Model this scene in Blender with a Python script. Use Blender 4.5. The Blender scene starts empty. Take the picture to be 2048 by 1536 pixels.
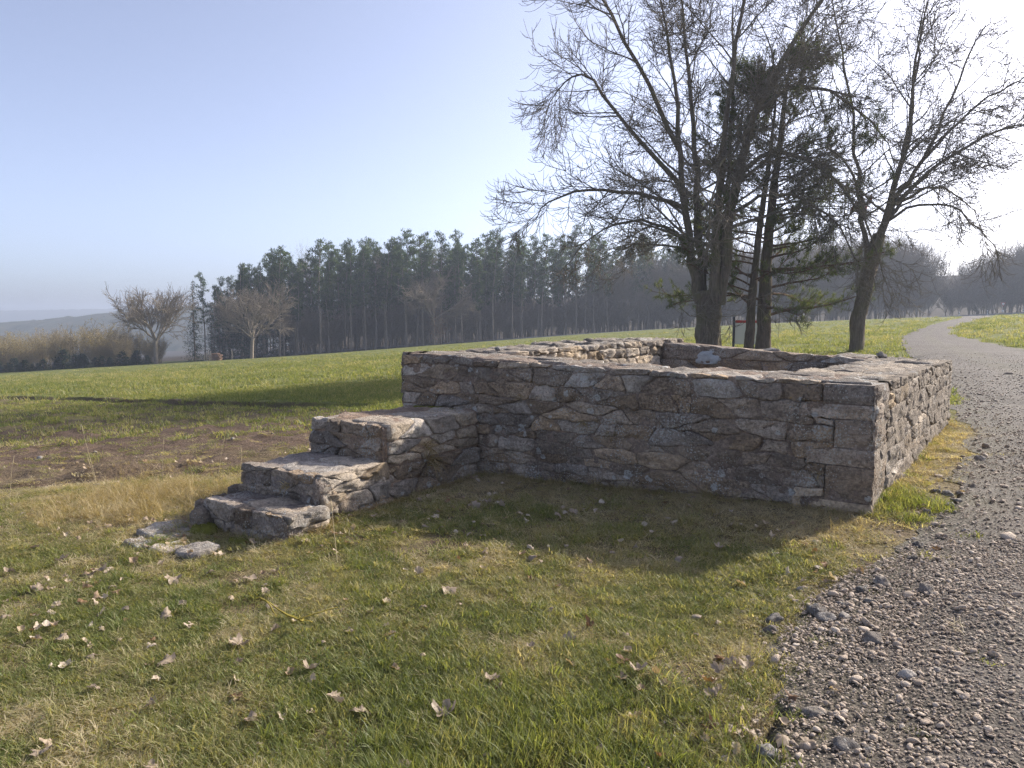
import bpy, math, random
import numpy as np
from mathutils import Vector, noise as mnoise

# ------------------------------------------------------------------ camera, sky, sun, exposure
scene = bpy.context.scene
COL = scene.collection
R = math.radians
CAM_Z = 1.65
PITCH = 5.15

cam_data = bpy.data.cameras.new("camera")
cam_data.sensor_width = 36.0
cam_data.lens = 25.0
cam_data.clip_start = 0.05
cam_data.clip_end = 12000.0
cam = bpy.data.objects.new("camera", cam_data)
cam.location = (0, 0, CAM_Z)
cam.rotation_euler = (R(90 - PITCH), 0, 0)
COL.objects.link(cam)
scene.camera = cam

SUN_AZ, SUN_EL = 58.0, 30.0          # azimuth clockwise from +Y
world = bpy.data.worlds.new("World")
scene.world = world
world.use_nodes = True
wnt = world.node_tree
wbg = wnt.nodes["Background"]
sky = wnt.nodes.new("ShaderNodeTexSky")
sky.sky_type = 'NISHITA'
sky.sun_disc = False
sky.sun_elevation = R(SUN_EL)
sky.sun_rotation = R(SUN_AZ)
sky.altitude = 400
sky.air_density = 0.6
sky.dust_density = 3.2
sky.ozone_density = 6.0
whs = wnt.nodes.new("ShaderNodeHueSaturation")          # milky spring air: an even, slightly paler and warmer sky
whs.inputs["Saturation"].default_value = 0.74
wmx = wnt.nodes.new("ShaderNodeMix"); wmx.data_type = 'RGBA'; wmx.blend_type = 'MULTIPLY'
wmx.inputs[0].default_value = 1.0; wmx.inputs[7].default_value = (1.05, 0.962, 0.895, 1.0)
wnt.links.new(sky.outputs[0], whs.inputs["Color"]); wnt.links.new(whs.outputs[0], wmx.inputs[6])
wnt.links.new(wmx.outputs[2], wbg.inputs[0])
wbg.inputs[1].default_value = 0.135

sun_data = bpy.data.lights.new("sun", 'SUN')
sun_data.energy = 3.4
sun_data.angle = R(1.4)
sun_data.color = (1.0, 0.92, 0.80)
sun = bpy.data.objects.new("sun", sun_data)
SDIR = Vector((math.sin(R(SUN_AZ)) * math.cos(R(SUN_EL)), math.cos(R(SUN_AZ)) * math.cos(R(SUN_EL)), math.sin(R(SUN_EL))))
sun.rotation_euler = (-SDIR).to_track_quat('-Z', 'Y').to_euler()
sun.location = (60, 50, 60)
COL.objects.link(sun)

scene.view_settings.view_transform = 'Standard'
scene.view_settings.look = 'None'
scene.view_settings.gamma = 1.0
scene.view_settings.use_curve_mapping = False
scene.view_settings.exposure = 1.30
scene.render.engine = 'CYCLES'
scene.render.filter_size = 1.25
cy = scene.cycles
cy.max_bounces = 6
cy.diffuse_bounces = 3
cy.glossy_bounces = 2
cy.transmission_bounces = 4
cy.transparent_max_bounces = 8
cy.volume_bounces = 0
cy.use_adaptive_sampling = True
cy.adaptive_threshold = 0.025
cy.use_denoising = True
try:
    cy.denoiser = 'OPENIMAGEDENOISE'
    cy.denoising_input_passes = 'RGB_ALBEDO_NORMAL'
    cy.denoising_prefilter = 'NONE'
except Exception:
    pass
cy.sample_clamp_indirect = 6.0

rng = np.random.default_rng(7)
random.seed(7)

# ------------------------------------------------------------------ helpers
def link(o):
    COL.objects.link(o)
    return o

def tag(o, label=None, cat=None, group=None, kind=None):
    if label: o["label"] = label
    if cat: o["category"] = cat
    if group: o["group"] = group
    if kind: o["kind"] = kind
    return o

def mesh_np(name, verts, faces, mat=None, smooth=False, attrs=None):
    """verts (n,3); faces: one (m,k) int array or a list of such arrays"""
    me = bpy.data.meshes.new(name)
    v = np.asarray(verts, dtype=np.float32).reshape(-1, 3)
    if isinstance(faces, np.ndarray):
        faces = [faces]
    faces = [np.asarray(f, dtype=np.int32) for f in faces if len(f)]
    nl = sum(f.size for f in faces); nf = sum(len(f) for f in faces)
    me.vertices.add(len(v)); me.vertices.foreach_set("co", v.ravel())
    me.loops.add(nl); me.polygons.add(nf)
    me.loops.foreach_set("vertex_index", np.concatenate([f.ravel() for f in faces]))
    starts = []; s = 0
    for f in faces:
        k = f.shape[1]
        starts.append(s + np.arange(len(f), dtype=np.int32) * k)
        s += f.size
    me.polygons.foreach_set("loop_start", np.concatenate(starts).astype(np.int32))
    if smooth:
        me.polygons.foreach_set("use_smooth", np.ones(nf, dtype=bool))
    for an, (typ, arr) in (attrs or {}).items():
        a = me.attributes.new(an, typ, 'POINT')
        arr = np.asarray(arr, dtype=np.int32 if typ == 'INT' else np.float32)
        a.data.foreach_set("vector" if typ == 'FLOAT_VECTOR' else "value", arr.ravel())
    me.update(calc_edges=True)
    if mat is not None:
        me.materials.append(mat)
    return me

def obj_np(name, verts, faces, mat=None, parent=None, smooth=False, attrs=None):
    o = bpy.data.objects.new(name, mesh_np(name, verts, faces, mat, smooth, attrs))
    if parent is not None:
        o.parent = parent
        o.location = -parent.location
    return link(o)

def empty(name, loc=(0, 0, 0), rz=0.0):
    o = bpy.data.objects.new(name, None)
    o.empty_display_size = 0.2
    o.location = loc; o.rotation_euler = (0, 0, rz)
    return link(o)

def copy_tree(root, loc, rz=0.0, sc=1.0, squash=1.0):
    r = root.copy(); link(r)
    r.location = loc; r.rotation_euler = (0, 0, rz); r.scale = (sc * squash, sc * squash, sc)
    for ch in root.children:
        c = ch.copy(); link(c); c.parent = r
    return r

def smooth01(t):
    t = np.clip(t, 0, 1)
    return t * t * (3 - 2 * t)

# vectorised value noise for meshes
_perm = np.random.default_rng(11).random((64, 64, 64)).astype(np.float32)
def vnoise(p, scale=1.0, off=0.0):
    p = np.asarray(p, dtype=np.float64) * scale + off + 500.37
    i = np.floor(p).astype(np.int64); f = p - i
    f = f * f * (3 - 2 * f)
    i &= 63; j = (i + 1) & 63
    x0, y0, z0 = i[..., 0], i[..., 1], i[..., 2]; x1, y1, z1 = j[..., 0], j[..., 1], j[..., 2]
    fx, fy, fz = f[..., 0], f[..., 1], f[..., 2]
    def L(a, b, t): return a + (b - a) * t
    c = L(L(L(_perm[x0, y0, z0], _perm[x1, y0, z0], fx), L(_perm[x0, y1, z0], _perm[x1, y1, z0], fx), fy),
          L(L(_perm[x0, y0, z1], _perm[x1, y0, z1], fx), L(_perm[x0, y1, z1], _perm[x1, y1, z1], fx), fy), fz)
    return c * 2 - 1

def fbm(p, scale=1.0, octs=4, off=0.0, gain=0.5):
    a, s, out = 1.0, scale, 0
    for k in range(octs):
        out = out + a * vnoise(p, s, off + 17.3 * k); a *= gain; s *= 2.03
    return out

def xyz(x, y, z=0.0):
    x = np.asarray(x, dtype=np.float64); y = np.asarray(y, dtype=np.float64)
    return np.stack([x, y, np.broadcast_to(z, x.shape)], -1)

# ------------------------------------------------------------------ node helpers
class Mat:
    def __init__(self, name):
        self.m = bpy.data.materials.new(name)
        self.m.use_nodes = True
        self.t = self.m.node_tree
        self.b = self.t.nodes["Principled BSDF"]
        self.out = self.t.nodes["Material Output"]
    def n(self, typ, props=None, **ins):
        nd = self.t.nodes.new(typ)
        for k, v in (props or {}).items(): setattr(nd, k, v)
        for k, v in ins.items():
            k = k.replace("_", " ")
            self.set(nd, k, v)
        return nd
    def set(self, nd, k, v):
        s = nd.inputs[int(k[1:])] if (k[0] == "i" and k[1:].isdigit()) else nd.inputs[k]
        if isinstance(v, bpy.types.NodeSocket): self.t.links.new(v, s)
        else:
            if hasattr(s.default_value, "__len__") and not hasattr(v, "__len__"): v = (v,) * len(s.default_value)
            elif hasattr(s.default_value, "__len__") and len(s.default_value) == 4 and len(v) == 3: v = (*v, 1.0)
            s.default_value = v
    def pos(self): return self.n("ShaderNodeNewGeometry").outputs["Position"]
    def objc(self): return self.n("ShaderNodeTexCoord").outputs["Object"]
    def map(self, vec, scale): return self.n("ShaderNodeMapping", None, Vector=vec, Scale=scale).outputs[0]
    def noise(self, vec, scale, detail=4, rough=0.55, dist=0.0):
        return self.n("ShaderNodeTexNoise", None, Vector=vec, Scale=scale, Detail=detail, Roughness=rough, Distortion=dist).outputs[0]
    def voro(self, vec, scale, feature='F1'):
        return self.n("ShaderNodeTexVoronoi", {"feature": feature}, Vector=vec, Scale=scale).outputs["Distance"]
    def ramp(self, fac, stops, interp='LINEAR'):
        nd = self.n("ShaderNodeValToRGB", None, Fac=fac)
        cr = nd.color_ramp; cr.interpolation = interp
        while len(cr.elements) < len(stops): cr.elements.new(0.5)
        for e, (p, c) in zip(cr.elements, stops):
            e.position = p
            e.color = (c, c, c, 1) if not hasattr(c, "__len__") else (*c, 1)
        return nd.outputs[0]
    def mix(self, fac, a, b, mode='MIX'):
        nd = self.n("ShaderNodeMix", {"data_type": 'RGBA', "blend_type": mode})
        self.set(nd, "i0", fac); self.set(nd, "i6", a); self.set(nd, "i7", b)
        return nd.outputs[2]
    def math(self, op, a, b=0.0, clamp=False):
        nd = self.n("ShaderNodeMath", {"operation": op, "use_clamp": clamp}); self.set(nd, "i0", a); self.set(nd, "i1", b)
        return nd.outputs[0]
    def attr(self, name, typ='GEOMETRY', out="Fac"):
        return self.n("ShaderNodeAttribute", {"attribute_name": name, "attribute_type": typ}).outputs[out]
    def rand(self): return self.n("ShaderNodeObjectInfo").outputs["Random"]
    def bump(self, height, strength=0.5, dist=0.02):
        nd = self.n("ShaderNodeBump", None, Height=height, Strength=strength, Distance=dist)
        self.set(self.b, "Normal", nd.outputs[0])
        return nd.outputs[0]
    def fin(self, color=None, rough=0.9, spec=0.2):
        if color is not None: self.set(self.b, "Base Color", color)
        self.set(self.b, "Roughness", rough); self.set(self.b, "Specular IOR Level", spec)
        return self.m
    def leafy(self, color, trans=0.45, tcol=None):
        """two-sided thin leaf: diffuse plus translucent"""
        d = self.n("ShaderNodeBsdfDiffuse", None, Color=color)
        t = self.n("ShaderNodeBsdfTranslucent", None, Color=tcol if tcol is not None else color)
        g = self.n("ShaderNodeBsdfGlossy", None, Color=(1, 1, 1), Roughness=0.45)
        m1 = self.n("ShaderNodeMixShader"); m1.inputs[0].default_value = trans
        self.t.links.new(d.outputs[0], m1.inputs[1]); self.t.links.new(t.outputs[0], m1.inputs[2])
        m2 = self.n("ShaderNodeMixShader"); m2.inputs[0].default_value = 0.012
        self.t.links.new(m1.outputs[0], m2.inputs[1]); self.t.links.new(g.outputs[0], m2.inputs[2])
        self.t.links.new(m2.outputs[0], self.out.inputs[0])
        self.t.nodes.remove(self.b)
        return self.m

# ------------------------------------------------------------------ materials
def make_ground_mat():
    M = Mat("ground_soil_and_grass")
    P = M.pos()
    earth, dry, field = M.attr("earth"), M.attr("dry"), M.attr("field")
    nb, nm, nf = M.noise(P, 0.35, 5), M.noise(P, 2.3, 5), M.noise(P, 24, 4, 0.7)
    soil = M.ramp(nf, [(0.25, (0.05, 0.034, 0.024)), (0.55, (0.13, 0.092, 0.066)), (0.8, (0.22, 0.165, 0.125))])
    thatch = M.ramp(nf, [(0.2, (0.06, 0.052, 0.022)), (0.5, (0.18, 0.152, 0.068)), (0.8, (0.34, 0.285, 0.16))])
    straw = M.ramp(nf, [(0.2, (0.10, 0.08, 0.045)), (0.55, (0.22, 0.18, 0.10)), (0.8, (0.30, 0.25, 0.15))])
    near = M.mix(M.ramp(nm, [(0.42, 0.0), (0.62, 1.0)]), thatch, soil)
    near = M.mix(dry, near, straw)
    f1 = M.ramp(M.noise(M.map(P, (0.55, 1.3, 1.0)), 1.3, 6, 0.65),
                [(0.28, (0.06, 0.076, 0.018)), (0.5, (0.132, 0.146, 0.036)), (0.72, (0.22, 0.205, 0.075))])
    f2 = M.ramp(nb, [(0.35, (0.112, 0.13, 0.032)), (0.7, (0.19, 0.182, 0.062))])
    fcol = M.mix(0.45, f1, f2)
    fcol = M.mix(M.ramp(M.noise(P, 7, 5, 0.75), [(0.60, 0.0), (0.74, 0.6)]), fcol, (0.27, 0.22, 0.11))
    c = M.mix(field, near, fcol)
    c = M.mix(earth, c, soil)
    c = M.mix(M.attr("wood"), c, M.ramp(nb, [(0.3, (0.030, 0.024, 0.016)), (0.7, (0.055, 0.042, 0.028))]))
    h = M.math('ADD', M.math('MULTIPLY', nf, 0.5), M.noise(P, 5.0, 6, 0.7))
    M.bump(h, 0.9, 0.06)
    return M.fin(c, 0.95, 0.1)

def make_gravel_ground_mat():
    M = Mat("gravel_surface")
    P = M.pos()
    v = M.n("ShaderNodeTexVoronoi", None, Vector=P, Scale=52.0)
    v2 = M.n("ShaderNodeTexVoronoi", None, Vector=P, Scale=20.0)
    c = M.ramp(v.outputs["Color"], [(0.0, (0.12, 0.103, 0.09)), (0.5, (0.22, 0.19, 0.165)), (0.9, (0.36, 0.32, 0.28))])
    c2 = M.ramp(v2.outputs["Color"], [(0.0, (0.10, 0.086, 0.076)), (0.6, (0.21, 0.18, 0.157)), (1.0, (0.34, 0.30, 0.265))])
    c = M.mix(0.45, c, c2)
    c = M.mix(M.ramp(M.noise(P, 0.8, 4), [(0.40, 0.0), (0.65, 0.7)]), c, (0.17, 0.128, 0.098))
    c = M.mix(1.0, c, M.ramp(M.noise(M.map(P, (1.0, 0.35, 1.0)), 2.2, 5, 0.7), [(0.3, 0.42), (0.7, 0.9)]), 'MULTIPLY')
    c = M.mix(M.ramp(v.outputs["Distance"], [(0.25, 0.0), (0.6, 0.8)]), c, (0.075, 0.062, 0.052))
    c = M.mix(1.0, c, M.ramp(M.noise(P, 8.0, 7, 0.82), [(0.36, 0.35), (0.5, 0.85), (0.66, 1.25)]), 'MULTIPLY')
    ac = M.attr("across")
    wear = M.math('MULTIPLY', M.ramp(ac, [(0.0, 1.0), (0.12, 0.25), (0.30, 0.0), (0.42, 0.75), (0.52, 0.75), (0.64, 0.0), (0.88, 0.3), (1.0, 1.0)]), M.ramp(M.noise(P, 1.6, 6, 0.7), [(0.38, 0.0), (0.62, 1.0)]))
    c = M.mix(M.math('MULTIPLY', wear, 0.6), c, (0.105, 0.098, 0.055))
    h = M.math('ADD', M.math('MULTIPLY', v.outputs["Distance"], -1.0), M.math('MULTIPLY', v2.outputs["Distance"], -0.5))
    M.bump(h, 0.7, 0.01)
    return M.fin(c, 0.85, 0.25)

def make_stone_mat(name, cols, crust=0.6, lichen=0.5, bump=0.6, streak=(1, 1, 1)):
    M = Mat(name)
    P = M.pos()
    n1 = M.noise(M.map(P, streak), 5.0, 8, 0.65, 0.3)
    n2 = M.noise(P, 38.0, 6, 0.7)
    n3 = M.noise(P, 1.05, 6, 0.65)
    c = M.ramp(n1, [(0.28, cols[0]), (0.5, cols[1]), (0.72, cols[2])])
    hsv = M.n("ShaderNodeHueSaturation", None, Color=c, Value=M.math('ADD', M.math('MULTIPLY', M.rand(), 0.75), 0.6),
              Saturation=M.math('ADD', M.math('MULTIPLY', M.math('FRACT', M.math('MULTIPLY', M.rand(), 7.31)), 0.6), 0.6))
    c = hsv.outputs[0]
    c = M.mix(M.ramp(n2, [(0.35, 0.55), (0.58, 0.0)]), c, (0.085, 0.070, 0.058))
    if crust > 0:
        k = M.math('MULTIPLY', M.ramp(n3, [(0.40, 0.0), (0.60, 1.0)]), M.ramp(n2, [(0.30, 1.0), (0.72, 0.15)]))
        c = M.mix(M.math('MULTIPLY', k, crust), c, (0.075, 0.058, 0.048))
    # white and grey lichen specks, larger rosettes, a few ochre ones
    warp = M.n("ShaderNodeVectorMath", {"operation": 'ADD'}, i0=P, i1=M.n("ShaderNodeVectorMath", {"operation": 'SCALE'}, i0=M.n("ShaderNodeTexNoise", None, Vector=P, Scale=40.0).outputs["Color"], Scale=0.025).outputs[0]).outputs[0]
    sp = M.math('LESS_THAN', M.voro(warp, 46.0), M.math('MULTIPLY', M.math('SUBTRACT', M.noise(P, 2.6, 4), 0.36), 1.5))
    big = M.math('LESS_THAN', M.voro(warp, 6.5), M.math('MULTIPLY', M.math('SUBTRACT', M.noise(P, 2.1, 3), 0.40), 1.2))
    big = M.math('MULTIPLY', big, M.ramp(n2, [(0.36, 0.1), (0.5, 1.0)]))
    c = M.mix(M.math('MULTIPLY', sp, lichen), c, (0.46, 0.455, 0.42))
    c = M.mix(M.math('MULTIPLY', big, lichen * 0.85), c, (0.52, 0.525, 0.50))
    och = M.math('LESS_THAN', M.voro(warp, 11.0), M.math('MULTIPLY', M.math('SUBTRACT', M.noise(P, 1.7, 2), 0.52), 0.8))
    c = M.mix(M.math('MULTIPLY', och, lichen * 0.7), c, (0.40, 0.27, 0.07))
    h = M.math('ADD', M.math('MULTIPLY', n2, 0.5), M.noise(M.map(P, streak), 14.0, 8, 0.72))
    h = M.math('ADD', h, M.math('MULTIPLY', M.noise(P, 120.0, 3), 0.25))
    M.bump(h, bump, 0.035)
    return M.fin(c, 0.95, 0.15)

def make_bark_mat(name, dark, light, moss=None, vs=1.0):
    M = Mat(name)
    P = M.objc()
    n1 = M.noise(M.map(P, (9 * vs, 9 * vs, 1.6 * vs)), 1.6, 8, 0.7, 0.4)
    c = M.ramp(n1, [(0.3, dark), (0.7, light)])
    if moss:
        c = M.mix(M.ramp(M.noise(P, 1.1, 5), [(0.45, 0.0), (0.68, 0.65)]), c, moss)
    M.bump(n1, 0.9, 0.06)
    return M.fin(c, 0.95, 0.1)

def make_leaf_mat(name, stops, trans=0.45, typ='INSTANCER', tone=True, bright=1.5):
    """colour runs over the per-blade attribute 'tone' shifted by the per-tuft attribute 'tint'"""
    M = Mat(name)
    t = M.attr("tone")
    if typ == 'INSTANCER':
        t = M.math('ADD', M.math('MULTIPLY', t, 0.5), M.math('MULTIPLY', M.attr("tint", 'INSTANCER'), 0.75), True)
    c = M.ramp(t, stops)
    tc = M.mix(1.0, c, (bright * 1.08, bright, bright * 0.5), 'MULTIPLY')
    return M.leafy(c, trans, tc)

def flat_mat(name, col, rough=0.7, spec=0.3, var=0.25, scale=6.0):
    M = Mat(name)
    n = M.noise(M.objc(), scale, 5, 0.6)
    c = M.mix(M.math('MULTIPLY', n, var * 2), col, tuple(x * 0.45 for x in col))
    M.bump(n, 0.2, 0.01)
    return M.fin(c, rough, spec)

MT = {}
MT["ground"] = make_ground_mat()
MT["gravel_surface"] = make_gravel_ground_mat()
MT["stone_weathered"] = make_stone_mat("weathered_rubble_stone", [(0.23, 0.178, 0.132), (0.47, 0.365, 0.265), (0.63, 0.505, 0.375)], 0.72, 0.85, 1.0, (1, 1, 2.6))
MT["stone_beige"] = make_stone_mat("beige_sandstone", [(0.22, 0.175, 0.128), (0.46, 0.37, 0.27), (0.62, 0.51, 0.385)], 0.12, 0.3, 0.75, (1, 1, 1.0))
MT["stone_top"] = make_stone_mat("lichened_capping_stone", [(0.21, 0.175, 0.14), (0.43, 0.36, 0.285), (0.58, 0.495, 0.39)], 0.30, 0.8, 0.8)
MT["mortar"] = make_stone_mat("lime_mortar", [(0.22, 0.162, 0.122), (0.42, 0.315, 0.24), (0.58, 0.455, 0.35)], 0.65, 0.45, 0.9)
MT["mortar_beige"] = make_stone_mat("pale_lime_mortar", [(0.22, 0.175, 0.13), (0.46, 0.375, 0.28), (0.62, 0.515, 0.40)], 0.12, 0.3, 0.8)
MT["rock_dark"] = make_stone_mat("loose_grey_rock", [(0.13, 0.115, 0.10), (0.28, 0.25, 0.222), (0.44, 0.40, 0.355)], 0.3, 0.5, 1.0)
MT["rock_pale"] = make_stone_mat("loose_pale_rock", [(0.16, 0.14, 0.12), (0.30, 0.26, 0.22), (0.44, 0.39, 0.33)], 0.0, 0.2, 0.7)
MT["bark_chestnut"] = make_bark_mat("brown_chestnut_bark", (0.07, 0.056, 0.043), (0.22, 0.178, 0.135), (0.14, 0.135, 0.06))
MT["bark_pine"] = make_bark_mat("dark_pine_bark", (0.065, 0.05, 0.04), (0.20, 0.15, 0.112), (0.10, 0.10, 0.05))
MT["bark_red"] = make_bark_mat("orange_pine_limb_bark", (0.07, 0.045, 0.03), (0.20, 0.12, 0.075))
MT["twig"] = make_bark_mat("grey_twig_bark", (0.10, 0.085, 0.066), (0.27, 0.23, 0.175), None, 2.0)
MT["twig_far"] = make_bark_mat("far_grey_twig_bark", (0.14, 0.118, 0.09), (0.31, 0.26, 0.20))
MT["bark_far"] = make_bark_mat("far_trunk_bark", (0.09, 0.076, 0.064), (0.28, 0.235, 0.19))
MT["shrub_twig"] = make_bark_mat("ochre_shrub_twig", (0.17, 0.138, 0.082), (0.36, 0.295, 0.175))
MT["grass"] = make_leaf_mat("grass_blade", [(0.0, (0.075, 0.105, 0.030)), (0.3, (0.165, 0.195, 0.062)), (0.5, (0.28, 0.27, 0.12)), (0.7, (0.41, 0.355, 0.225)), (1.0, (0.54, 0.475, 0.35))], 0.5)
MT["straw"] = make_leaf_mat("dry_grass_blade", [(0.0, (0.12, 0.11, 0.045)), (0.35, (0.27, 0.215, 0.11)), (0.7, (0.40, 0.32, 0.18)), (1.0, (0.50, 0.42, 0.27))], 0.35)
MT["leaf_litter"] = make_leaf_mat("dead_leaf", [(0.0, (0.12, 0.06, 0.03)), (0.25, (0.24, 0.15, 0.085)), (0.5, (0.38, 0.29, 0.205)), (1.0, (0.53, 0.45, 0.36))], 0.25, bright=1.0)
MT["needles"] = make_leaf_mat("pine_needle", [(0.0, (0.045, 0.062, 0.026)), (0.5, (0.095, 0.12, 0.048)), (1.0, (0.15, 0.165, 0.065))], 0.36, 'GEOMETRY')
MT["needles_far"] = make_leaf_mat("far_pine_needle", [(0.0, (0.026, 0.048, 0.022)), (0.5, (0.056, 0.092, 0.038)), (1.0, (0.115, 0.155, 0.06))], 0.3, 'GEOMETRY')
MT["needles_spruce"] = make_leaf_mat("spruce_needle", [(0.0, (0.012, 0.024, 0.016)), (0.5, (0.026, 0.046, 0.028)), (1.0, (0.05, 0.075, 0.04))], 0.2, 'GEOMETRY')
MT["catkin"] = make_leaf_mat("yellow_catkin", [(0.0, (0.18, 0.14, 0.05)), (0.5, (0.30, 0.24, 0.08)), (1.0, (0.42, 0.36, 0.12))], 0.3, 'GEOMETRY')
MT["rust_leaf"] = make_leaf_mat("rust_brown_leaf", [(0.0, (0.14, 0.06, 0.03)), (0.5, (0.24, 0.11, 0.06)), (1.0, (0.33, 0.17, 0.10))], 0.35, 'GEOMETRY')
MT["moss"] = flat_mat("moss", (0.17, 0.165, 0.035), 0.95, 0.05, 0.5, 40)
MT["yellow_lichen"] = flat_mat("yellow_lichen", (0.33, 0.27, 0.06), 0.9, 0.1, 0.7, 60)
MT["pale_lichen"] = flat_mat("pale_blue_lichen", (0.48, 0.51, 0.53), 0.9, 0.1, 0.45, 22)
MT["asphalt"] = flat_mat("pale_worn_asphalt", (0.17, 0.165, 0.16), 0.8, 0.3, 0.2, 2)
MT["white_paint"] = flat_mat("white_paint", (0.78, 0.78, 0.76), 0.5, 0.4, 0.05, 4)
MT["red_paint"] = flat_mat("red_paint", (0.55, 0.05, 0.035), 0.5, 0.4, 0.1, 4)
MT["black_paint"] = flat_mat("black_paint", (0.02, 0.02, 0.02), 0.5, 0.4, 0.1, 4)
MT["steel"] = flat_mat("dark_blue_grey_steel", (0.045, 0.05, 0.07), 0.5, 0.5, 0.15, 4)
MT["galvanised"] = flat_mat("galvanised_steel", (0.35, 0.36, 0.37), 0.5, 0.5, 0.15, 4)
MT["red_cloth"] = flat_mat("faded_red_cloth", (0.30, 0.045, 0.055), 0.8, 0.2, 0.3, 6)
MT["cut_wood"] = flat_mat("cut_wood", (0.22, 0.14, 0.095), 0.85, 0.1, 0.35, 5)
MT["grey_wood"] = flat_mat("weathered_wood", (0.30, 0.27, 0.23), 0.85, 0.1, 0.3, 5)
def make_hill_mat():
    M = Mat("wooded_hillside")
    P = M.pos()
    c = M.ramp(M.noise(P, 0.06, 6, 0.7), [(0.3, (0.03, 0.04, 0.022)), (0.55, (0.065, 0.065, 0.04)), (0.75, (0.10, 0.085, 0.06))])
    return M.fin(c, 1.0, 0.0)
MT["hill"] = make_hill_mat()

# ------------------------------------------------------------------ terrain
DITCH_P = np.array([-5.0, 19.0]); DITCH_D = np.array([-0.80, 0.60]); DITCH_N = np.array([0.60, 0.80])

def ditch_coords(x, y):
    dx, dy = x - DITCH_P[0], y - DITCH_P[1]
    return dx * DITCH_D[0] + dy * DITCH_D[1], dx * DITCH_N[0] + dy * DITCH_N[1]   # along, across

def ground_z(x, y, detail=True):
    x = np.asarray(x, dtype=np.float64); y = np.asarray(y, dtype=np.float64)
    xr = np.clip(x - 3.0, -260, 170)
    slope_r = 0.02 + 0.035 * smooth01((y - 14) / 40.0)
    z = np.where(xr < 0, 0.055 * xr, slope_r * xr)
    z = z - 0.02 * np.clip(y - 8, 0, 420)
    z = z + 1.0 * np.exp(-((x - 30) / 45) ** 2 - ((y - 115) / 60) ** 2)
    we = np.interp(x, [-70, -56, -30, -10, 10, 28, 92, 200], [130, 129, 138, 144, 154, 158, 160, 152])
    z = z + 0.17 * np.clip(y - we - 26, 0, 90) * smooth01((x + 64) / 16)
    if detail:
        q = xyz(x, y)
        far = smooth01((np.hypot(x, y) - 20) / 60)
        z = z + 0.045 * vnoise(q, 0.55) * (1 - far) + 0.018 * vnoise(q, 2.1) * (1 - far) + 0.25 * vnoise(q, 0.035) * far
        s, t = ditch_coords(x, y)
        tt = t - 0.25 * vnoise(q, 0.5)
        m = smooth01((s + 3.0) / 3.0) * np.clip(0.75 + 0.7 * vnoise(q, 0.45, 9.0), 0.25, 1.3)
        prof = np.where(tt < 0, smooth01((tt + 1.1) / 1.1), smooth01((0.22 - tt) / 0.22))
        z = z - 0.46 * prof * m * (np.abs(tt) < 1.3)
        e = earth_mask(x, y)
        z = z + e * (0.05 * vnoise(q, 3.0) + 0.035 * vnoise(q, 7.0))
        z = z + 0.16 * np.exp(-(((x + 5.5) / 0.55) ** 2 + ((y - 9.45) / 0.26) ** 2)) + 0.12 * np.exp(-(((x + 4.7) / 0.7) ** 2 + ((y - 9.75) / 0.3) ** 2))
    return z

def earth_mask(x, y):
    q = xyz(x, y)
    s, t = ditch_coords(x, y)
    near = (y - (10.2 + 0.57 * (x + 3.4) - 0.5 + 0.6 * vnoise(q, 0.6)))      # beyond the verge
    a = smooth01(near / 0.7) * smooth01((-t - 0.3) / 1.0) * smooth01((-1.3 - x + 0.15 * (y - 12)) / 2.0)
    return a

PATH_L = np.array([[0.55, 1.2], [0.62, 2.0], [0.9, 2.7], [1.3, 3.3], [1.85, 4.0], [2.6, 4.75], [3.35, 5.5], [4.25, 6.7], [5.3, 8.1], [6.45, 9.8], [7.6, 12.0], [9.2, 14.8], [13.0, 22.0], [17.2, 31.0], [20.75, 38.0], [24.8, 45.4], [36.0, 61.5], [52.5, 83.5], [79.0, 126.0], [90.0, 144.0]])
def _resample(P, n):
    d = np.r_[0, np.cumsum(np.hypot(*np.diff(P, axis=0).T))]
    # catmull-like smoothing through np.interp on a dense grid then blur
    u = np.linspace(0, d[-1], 4000); q = np.stack([np.interp(u, d, P[:, 0]), np.interp(u, d, P[:, 1])], 1)
    return u, q
def path_left_x(y):
    return np.interp(y, PATH_L[:, 1], PATH_L[:, 0])
def path_width(y):
    return np.interp(y, [0, 6, 15, 30, 42, 50, 72, 144], [4.8, 4.7, 4.9, 4.6, 3.1, 2.3, 2.6, 4.5])

def path_mask(x, y):
    """1 on the gravel, soft ragged edge"""
    q = xyz(x, y)
    e = x - path_left_x(y) + 0.35 * vnoise(q, 0.9) + 0.16 * vnoise(q, 4.0)
    f = path_left_x(y) + path_width(y) * 1.18 - x + 0.3 * vnoise(q, 0.8, 3.0)
    return np.minimum(smooth01((e + 0.15) / 0.3), smooth01((f + 0.15) / 0.3))

def dry_mask(x, y):
    q = xyz(x, y)
    # straw verge beside the steps, and matted grass at the foot of the front wall
    v = np.exp(-(((x + 4.1 + 0.35 * (y - 7.8)) / 1.35) ** 2 + ((y - 7.9) / 1.5) ** 2)) * 1.2
    cx, cy_ = x - 2.97, y - 5.76
    u = cx * -0.8065 + cy_ * 0.5912; w = -(cx * 0.5912 + cy_ * 0.8065)
    v2 = 1.1 * smooth01((w - 0.0) / 0.1) * smooth01((1.35 - w) / 0.9) * smooth01((u + 0.4) / 0.5) * smooth01((4.6 - u) / 0.6)
    v3 = 0.75 * smooth01((-u) / 0.15) * smooth01((u + 1.1) / 0.6) * smooth01((-w - 0.8) / 0.8)
    return np.clip(np.maximum.reduce([v, v2, v3]) + 0.28 * vnoise(q, 1.3) + 0.18 * vnoise(q, 4.0) + 0.02, 0, 1)

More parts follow.
